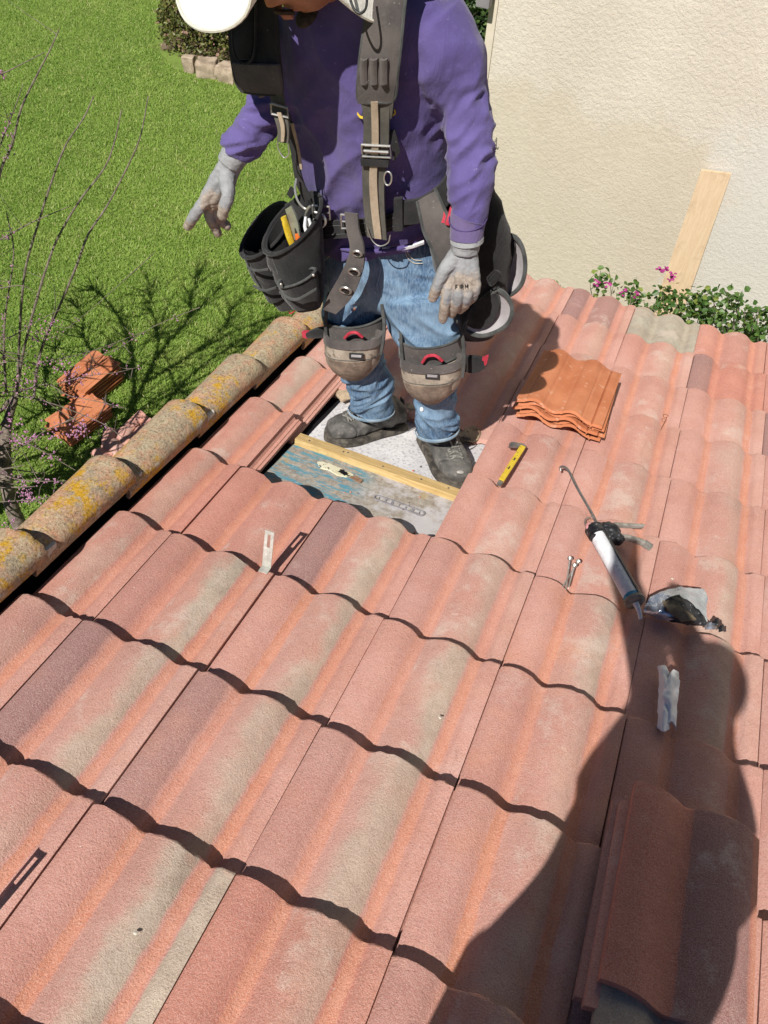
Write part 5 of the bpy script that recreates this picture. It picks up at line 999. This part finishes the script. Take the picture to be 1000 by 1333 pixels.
# --- tool belt
def band(rt_, rb_, th):
    a, b = np.array(rt_), np.array(rb_); ca, cb = a.mean(0), b.mean(0); ia, ib = ca+(a-ca)*(1-th), cb+(b-cb)*(1-th)
    return rings_mesh([b, a, ia, ib, b], False, False)
bt_ = ring(394, 260, 588, 240, 1.36, .132, .118, 56, .9); bb_ = ring(392, 282, 588, 262, 1.36, .134, .118, 56, .9)
belt = part('tool_belt', band(bt_, bb_, .05), STRPD, man)
for k in (.25, .75): q = bb_*(1-k)+bt_*k; c = q.mean(0); part('belt_stitching', tube(list(c+(q-c)*1.003)+[c+(q[0]-c)*1.003], .0011, 5, 1, False), BAGE, belt)
for (x, y, Y) in ((418, 277, 1.222), (455, 289, 1.212)):
    frame([(x-11, y-10, Y), (x+11, y-8, Y), (x+12, y+8, Y), (x-10, y+8, Y)], .0030, METAL, belt); part('buckle_prong', tube([W(x-9, y-1, Y-.004), W(x+10, y, Y-.004)], .0024, 6, 1), METAL, belt)
part('belt_plate', ribbon(*edges([(400, 262, 1.235), (412, 268, 1.226)], [(398, 284, 1.235), (410, 290, 1.226)]), .007, 3), STEEL, belt)
part('carabiner', tube([W(x, y, 1.20) for x, y in ((404, 268), (398, 280), (402, 294), (414, 298), (424, 290), (420, 280), (410, 276))], .0030, 7, 5), METAL, belt)
part('belt_loop', ribbon(*edges([(513, 258, 1.213), (514, 300, 1.217)], [(524, 257, 1.216), (525, 299, 1.220)]), .010, 3), STRPD, belt)
part('wire_hanger', tube([W(x, y, 1.195) for x, y in ((478, 296), (484, 312), (494, 320), (505, 316), (508, 306))], .0014, 6, 5), METAL, belt)
gs = part('grommet_strap', ribbon(*edges([(449, 276, 1.205), (452, 300, 1.195), (456, 325, 1.185), (446, 352, 1.18), (429, 382, 1.185), (421, 402, 1.19)], [(466, 278, 1.205), (468, 300, 1.195), (474, 322, 1.185), (473, 350, 1.18), (459, 386, 1.185), (438, 408, 1.19)]), .006, 5, 5), STRP, belt)
for x, y, r in ((465, 330, 6.0), (461, 354, 7.5), (450, 378, 7.5)):
    c = W(x, y, 1.172); px_ = np.linalg.norm(c-CAM)/F; gx = np.array([1, 0, .15]); gy = np.array([.1, -.45, .9])
    P_ = [c+px_*r*(cos(a)*gx+sin(a)*gy) for a in np.linspace(0, 2*pi, 20)]; part('grommet', tube(P_, .0030, 7, 1, False), METAL, gs)
    part('grommet_hole', blob(c+np.array([0, .002, 0]), (px_*r*.8, .002, px_*r*.8), 14, 8), BLK, gs)
# pouches
def pouch(rings_, inner_, mat=BAG, name='pouch', rim=.0045, par=None, rimm=None):
    R_ = [np.array(q) for q in rings_]; top = R_[-1]; c = top.mean(0); st_ = [c+(top-c)*.90]; dn_ = R_[0].mean(0)-c
    for k in inner_: st_.append(c+(top-c)*(.88-.25*k)+dn_*k)
    V_, F_ = loft(R_, 4, True, False); m = len(V_)-1; n_ = len(top)
    V2, F2 = rings_mesh([top]+st_, False, True); v_, f_ = cat_((V_, F_), (V2, F2))
    body_ = v_+((1-2.4*np.abs(nz(v_, 15, v_[0][0]*50)))*.0035+nz(v_, 60)*.0008)[:, None]*np.array([.8, 1, .3]); o = part(name, (body_, f_), mat, par or belt)
    part('rim_binding', tube(list(top)+[top[0]], rim, 7, 1, False), rimm or STRPD, o); return o
pa = pouch([ring(362, 402, 388, 400, 1.245, .018, .016, 28), ring(350, 388, 388, 385, 1.24, .028, .024, 28), ring(332, 362, 384, 356, 1.23, .036, .034, 28), ring(320, 340, 378, 330, 1.225, .040, .045, 28), ring(315, 318, 374, 292, 1.22, .045, .062, 28, dz=-.75)], [.15, .45, .7])
pb_ = pouch([ring(384, 403, 417, 400, 1.215, .020, .020, 28), ring(372, 388, 420, 384, 1.21, .034, .028, 28), ring(358, 360, 420, 350, 1.20, .044, .035, 28), ring(350, 335, 419, 322, 1.19, .048, .042, 28), ring(345, 310, 416, 276, 1.185, .052, .058, 28, dz=-.75)], [.12, .4, .6])
pc = pouch([ring(380, 402, 415, 398, 1.175, .016, .016, 24), ring(370, 388, 414, 380, 1.165, .026, .018, 24), ring(363, 366, 411, 352, 1.155, .030, .016, 24, dz=-.3)], [.2, .5], rim=.0032, rimm=BAGE)
part('pouch_seam', tube([W(x, y, Y) for x, y, Y in ((352, 328, 1.14), (360, 350, 1.155), (372, 380, 1.175), (384, 402, 1.195))], .0018, 6, 4), BAGE, pb_)
part('pouch_seam', tube([W(x, y, Y) for x, y, Y in ((318, 332, 1.18), (328, 356, 1.19), (346, 385, 1.205), (362, 400, 1.225))], .0020, 6, 4), BAGE, pa)
for pts, w_ in (([(322, 348, 1.165), (334, 352, 1.16), (350, 350, 1.155)], .005), ([(330, 372, 1.175), (344, 378, 1.17), (360, 374, 1.17)], .005)): part('pocket_edge', strap([W(*p) for p in pts], w_, .004, (0, 0, 1), 4), BAGE, pa)
part('pocket_edge', strap([W(*p) for p in ((364, 380, 1.125), (384, 390, 1.118), (412, 376, 1.128))], .006, .004, (0, 0, 1), 4), BAGE, pc)
part('rivet', cat_(*[blob(W(x, y, 1.118), .004, 8, 6) for x, y in ((366, 370), (408, 358))]), METAL, pb_)
part('pouch_tab', ribbon(*edges([(374, 252, 1.20), (378, 243, 1.20)], [(380, 258, 1.20), (385, 248, 1.20)]), .007, 3), BAG, pb_)
part('hanging_thread', tube([W(x, y, 1.24) for x, y in ((374, 400), (378, 408), (384, 404))], .002, 5, 4), RED, pa)
part('belt_hanger', ribbon(*edges([(378, 262, 1.235), (396, 250, 1.22), (404, 262, 1.23)], [(388, 300, 1.235), (404, 292, 1.22), (414, 296, 1.23)]), .010, 4), BAG, belt)
# tools standing in the pouch: each rests in it, each a thing of its own
ORG = simple('orange_handle', (.60, .13, .02), (.70, .18, .03), 60, .4)
solo('utility_knife', cat_(tube([W(369, 282, 1.165), W(376, 305, 1.165), W(384, 327, 1.165)], [.0075, .009, .0075], 12, 5, flat=((1, -.4, 0), .6))), YEL, 'yellow handled utility knife standing in the open tool pouch', 'knife')
sc = thing('screwdriver', W(390, 318, 1.17), 'screwdriver with an orange and black handle standing in the tool pouch', 'screwdriver')
part('handle', tube([W(387, 303, 1.172), W(389, 312, 1.170), W(393, 325, 1.168)], [.0055, .0075, .0070], 12, 4), ORG, sc); part('ferrule', tube([W(385, 296, 1.174), W(387, 304, 1.172)], [.0035, .0055], 10, 2), BLK, sc); part('blade', tube([W(382, 278, 1.178), W(385, 297, 1.174)], [.0025, .0028], 8, 1), METAL, sc)
solo('folding_square', ribbon([W(372, 272, 1.18), W(378, 292, 1.175), W(384, 312, 1.17)], [W(380, 267, 1.18), W(388, 288, 1.175), W(391, 306, 1.17)], .005, 4), METAL, 'grey metal square blade leaning behind the yellow knife in the pouch', 'square')
solo('pliers', cat_(tube([W(398, 282, 1.18), W(397, 295, 1.172), W(400, 306, 1.17), W(396, 318, 1.168)], [.003, .004, .0045, .004], 8, 5), tube([W(402, 284, 1.182), W(405, 297, 1.175), W(401, 306, 1.17), W(403, 317, 1.168)], [.003, .004, .0045, .004], 8, 5)), WHT, 'pale handled pliers standing at the right of the tool pouch', 'pliers')
# his left bag with two outer pockets gaping
pr = pouch([ring(600, 436, 642, 438, 1.36, .03, .03, 32), ring(588, 412, 652, 416, 1.355, .05, .045, 32), ring(574, 370, 660, 372, 1.345, .062, .055, 32), ring(562, 330, 664, 330, 1.335, .068, .058, 32), ring(556, 290, 660, 292, 1.325, .066, .055, 32), ring(556, 256, 640, 246, 1.315, .055, .05, 32, dz=-.4)], [.15, .5], rim=.005)
def dpanel(out, Y, split, par):
    """open pocket wall: curved outline with thickness, a binding round it, lit lining on one side"""
    P_ = catmull([W(x, y, Y) for x, y in out+[out[0]]], 4)[:-1]; c = P_.mean(0); k = np.linspace(1, .05, 6); R_ = [c+(P_-c)*q+np.array([0, .018*(1-q*q), 0]) for q in k]
    fr = rings_mesh(R_, False, True); bk = rings_mesh([q+np.array([0, .010, 0]) for q in R_][::-1], True, False); v_, f_ = cat_(fr, (bk[0], [tuple(q) for q in bk[1]])); o = part('side_pocket', (v_, f_), LIN, par)
    part('pocket_binding', tube(list(P_)+[P_[0]], .0055, 8, 1, False), BAGE, o)
    S_ = catmull([W(x, y, Y-.004) for x, y in split+[split[0]]], 3)[:-1]; c2 = S_.mean(0); part('pocket_flap', rings_mesh([S_+np.array([0, .012, 0]), S_, c2+(S_-c2)*.5-np.array([0, .004, 0])], True, True), BAG, o); return o
dpanel([(655, 306), (670, 308), (680, 322), (684, 345), (680, 368), (668, 382), (655, 385), (645, 372), (646, 335)], 1.385, [(650, 308), (666, 310), (670, 325), (664, 350), (658, 372), (648, 374), (644, 340)], pr)
dpanel([(648, 376), (660, 386), (667, 402), (662, 420), (648, 431), (628, 437), (612, 433), (606, 424), (625, 395)], 1.285, [(640, 378), (648, 386), (649, 404), (640, 420), (628, 428), (612, 426), (606, 415), (622, 392)], pr)
part('bag_buckle', tube([W(x, y, 1.26) for x, y in ((634, 362), (645, 352), (652, 358), (640, 372), (634, 362))], .0024, 6, 3), BLK, pr)
for k in range(4): part('bag_webbing', strap([W(628+k*4, 376-k*4, 1.262), W(640+k*3, 362-k*4, 1.262)], .004, .003, (0, 0, 1), 2), STRPD, pr)
gus = part('hanger_flap', ribbon(*edges([(543, 262, 1.225), (548, 285, 1.215), (553, 305, 1.21), (566, 330, 1.205), (574, 350, 1.21)], [(568, 248, 1.24), (580, 272, 1.225), (590, 295, 1.215), (596, 320, 1.21), (590, 345, 1.215)]), .012, 5, 6, .006), STRP, pr)
part('flap_binding', tube([W(x, y, Y) for x, y, Y in ((566, 244, 1.23), (577, 268, 1.215), (588, 292, 1.203), (600, 318, 1.20))], .0036, 6, 4), BAGE, gus); part('flap_binding', tube([W(x, y, Y) for x, y, Y in ((543, 262, 1.218), (548, 285, 1.208), (553, 305, 1.203), (566, 330, 1.198), (576, 352, 1.205))], .0036, 6, 4), BAGE, gus)
part('belt_wing', ribbon(*edges([(515, 262, 1.222), (545, 258, 1.235), (572, 240, 1.26), (588, 216, 1.29)], [(516, 292, 1.222), (550, 288, 1.235), (580, 268, 1.26), (600, 240, 1.29)]), .010, 5, 5), STRPD, belt)
solo('snips', cat_(tube([W(583, 292, 1.205), W(587, 278, 1.21), W(590, 268, 1.22)], .006, 8, 4), tube([W(577, 290, 1.21), W(580, 276, 1.22)], .005, 8, 3)), RED, 'red handled snips tucked in the worker bag behind his wrist', 'snips')

# --- knee pads
def kneepad(rows, band_rows, arms, plate, redp, wing, seed):
    kp = part('knee_pad', loft([ring(*r, 32, .8) for r in rows[1:]], 5), PADF, man)
    cp = rows[-3:]; part('knee_cap', loft([ring(r[0]+3, r[1]+2, r[2]-3, r[3]+2, r[4]-.004, r[5]+.003, .01, 32, .8) for r in cp], 5), PADC, kp)
    r0, r1 = rows[0], rows[1]; part('pad_rim', band(ring(*r0, 32, .8), ring(r1[0]-1, r1[1]+1, r1[2]+1, r1[3]+1, r1[4]-.002, r1[5]+.003, r1[6], 32, .8), .12), STRP, kp)
    b = [ring(*r, 36) for r in band_rows]; part('knee_strap', band(b[0], b[1], .06), STRP, kp); part('strap_binding', tube(list(b[1])+[b[1][0]], .003, 6, 1, False), BAGE, kp); part('strap_binding', tube(list(b[0])+[b[0][0]], .003, 6, 1, False), BAGE, kp)
    for P_ in arms: part('side_arm', strap([W(*p) for p in P_], .011, .007, (.3, -1, 0), 5, crown=.002), BAGE, kp)
    for r_ in (rows[1], rows[2]):
        q = ring(*r_, 32, .8); c_ = q.mean(0); q = c_+(q-c_)*1.012; part('seam', tube(list(q[1:15]), .0009, 5, 1), BAGE, kp)
    x, y, Y = plate; part('maker_plate', ribbon(*edges([(x-9, y-3.5, Y), (x+9, y-2.5, Y)], [(x-9, y+3.5, Y), (x+9, y+4.5, Y)]), .004, 2), STRPD, kp); part('plate_text', ribbon(*edges([(x-6.5, y-1.2, Y-.004), (x+6.5, y-.4, Y-.004)], [(x-6.5, y+1.6, Y-.004), (x+6.5, y+2.2, Y-.004)]), .002, 2), LIN, kp)
    part('red_loop', tube([W(*p) for p in redp], .0042, 8, 5), RED, kp)
    w_, wr = wing; part('side_wing', ribbon(*edges(*w_), .012, 4, 5, .003), BAG, kp); part('wing_tip', ribbon(*edges(*wr), .010, 3), RED, kp)
kneepad([(424, 428, 499, 434, 1.285, .050, .02), (425, 436, 499, 442, 1.285, .052, .018), (426, 452, 497, 456, 1.29, .054, .014), (430, 468, 493, 472, 1.30, .050, .012), (444, 482, 482, 485, 1.315, .034, .010)],
    [(424, 402, 502, 408, 1.335, .078, .068), (425, 424, 500, 428, 1.33, .074, .066)],
    [[(428, 382, 1.275), (425, 400, 1.265), (424, 425, 1.262), (427, 448, 1.262)], [(497, 395, 1.28), (500, 420, 1.268), (499, 440, 1.262), (496, 460, 1.262)]], (464, 463, 1.232), [(449, 440, 1.245), (455, 434, 1.24), (464, 433, 1.24), (472, 439, 1.245)],
    (([(424, 426, 1.28), (410, 428, 1.28), (400, 432, 1.285)], [(424, 438, 1.28), (410, 439, 1.28), (402, 439, 1.285)]), ([(402, 431, 1.283), (394, 431, 1.285)], [(402, 440, 1.283), (395, 438, 1.285)])), 1)
kneepad([(523, 460, 603, 464, 1.290, .050, .02), (524, 468, 603, 472, 1.290, .052, .018), (526, 483, 602, 486, 1.295, .055, .014), (532, 500, 596, 503, 1.305, .052, .012), (548, 513, 582, 515, 1.318, .034, .010)],
    [(520, 428, 606, 432, 1.335, .080, .070), (522, 452, 604, 455, 1.332, .076, .068)],
    [[(522, 420, 1.28), (522, 445, 1.268), (524, 470, 1.262), (528, 492, 1.264)], [(596, 415, 1.28), (602, 440, 1.268), (604, 468, 1.262), (602, 490, 1.264)]], (563, 489, 1.236), [(550, 472, 1.248), (556, 464, 1.243), (567, 463, 1.243), (576, 470, 1.248)],
    (([(604, 464, 1.32), (618, 464, 1.325), (630, 466, 1.33)], [(604, 482, 1.32), (618, 484, 1.325), (632, 478, 1.33)]), ([(628, 466, 1.327), (636, 463, 1.33)], [(628, 478, 1.327), (634, 472, 1.33)])), 2)

# ------------------------------------------------------------------ the photographer, standing behind the camera
MR2 = MR.T
def Sh(x, y, Y):                     # the point at depth Y whose shadow falls there on the roof
    T = R3(x, y, 0); t = (T[1]-Y)/SUN[1]; return T-SUN*t
ph = thing('person', roof(1.1, -.62, 0), 'photographer behind the camera whose shadow falls across the tiles', 'person')
hd0 = Sh(925, 905, -.44)
JAC = cloth('photographer_jacket', (.05, .06, .08), (.08, .09, .11))
nk = Sh(905, 1010, -.47); chest = Sh(850, 1110, -.50); belly = Sh(790, 1220, -.54); hip = Sh(708, 1350, -.60)
print('photographer', hd0, nk, chest, hip, MR2@hip)
hands = [Sh(815, 722, -.245), Sh(875, 768, -.25)]
bp = [tube([hip-np.array([0, 0, .06]), hip, belly, chest, nk+[0, 0, -.05]], [.150, .155, .150, .155, .085], 22, 5, flat=((0, 1, 0), .75)), tube([chest, nk, hd0-[0, 0, .04]], [.10, .092, .072], 14, 3), blob(hd0, (.080, .095, .118), 28, 20), blob(hd0+[0, .09, -.01], (.014, .02, .022), 10, 8), blob(hd0+[0, .05, -.075], (.04, .045, .035), 12, 8)]
for s, hnd, sh, el in ((-1, hands[0], Sh(785, 1055, -.48), Sh(850, 915, -.36)), (1, hands[1], Sh(945, 1095, -.48), Sh(925, 940, -.36))):
    bp.append(tube([chest+[0, 0, .05], sh, (sh+el)/2, el, (el+hnd)/2, hnd+[0, -.03, -.03]], [.09, .066, .058, .052, .046, .036], 16, 4)); fo = roof(hip[0]+s*.12+.05, -.62, 0); kn = (fo+hip)/2+np.array([s*.06, .06, 0])
    bp.append(tube([hip+[s*.07, 0, 0], kn, fo+[0, 0, .07]], [.095, .065, .045], 16, 5))
    for k in range(4): bp.append(tube([hnd+[0, -.03, -.03], hnd+[s*.014, -.012, .010-.018*k], hnd+[s*.008, .004, .010-.018*k], hnd+[-s*.012, .003, .010-.018*k]], [.024, .016, .013, .011], 8, 4))
    bp.append(tube([hnd+[0, -.03, -.03], hnd+[0, -.028, 0], hnd+[-s*.012, -.022, .014]], [.013, .010, .008], 8, 4))
v, f, n = remeshed(cat_(*bp), .007, 3); part('body', (v, f), JAC, ph, sharp=None)
for s in (-1, 1):
    c = roof(hip[0]+s*.12+.05, -.58, .03); part('shoe', (blob((0, 0, 0), (.045, .13, .035), 20, 12)[0]@MR.T+c, blob((0, 0, 0), 1, 20, 12)[1]), BOOT, ph)
capv = blob(hd0+[0, -.005, .04], (.086, .10, .085), 24, 16); part('cap', capv, HATM, ph)
fwd_ = RW[2]; pc_ = CAM-fwd_*.012+RW[1]*.050+RW[0]*.022
solo('phone', box(pc_, .037, .0045, .074, np.array([RW[0], fwd_, -RW[1]]), .003), BLK, 'black mobile phone held up by the photographer at the camera', 'phone', smooth=True)
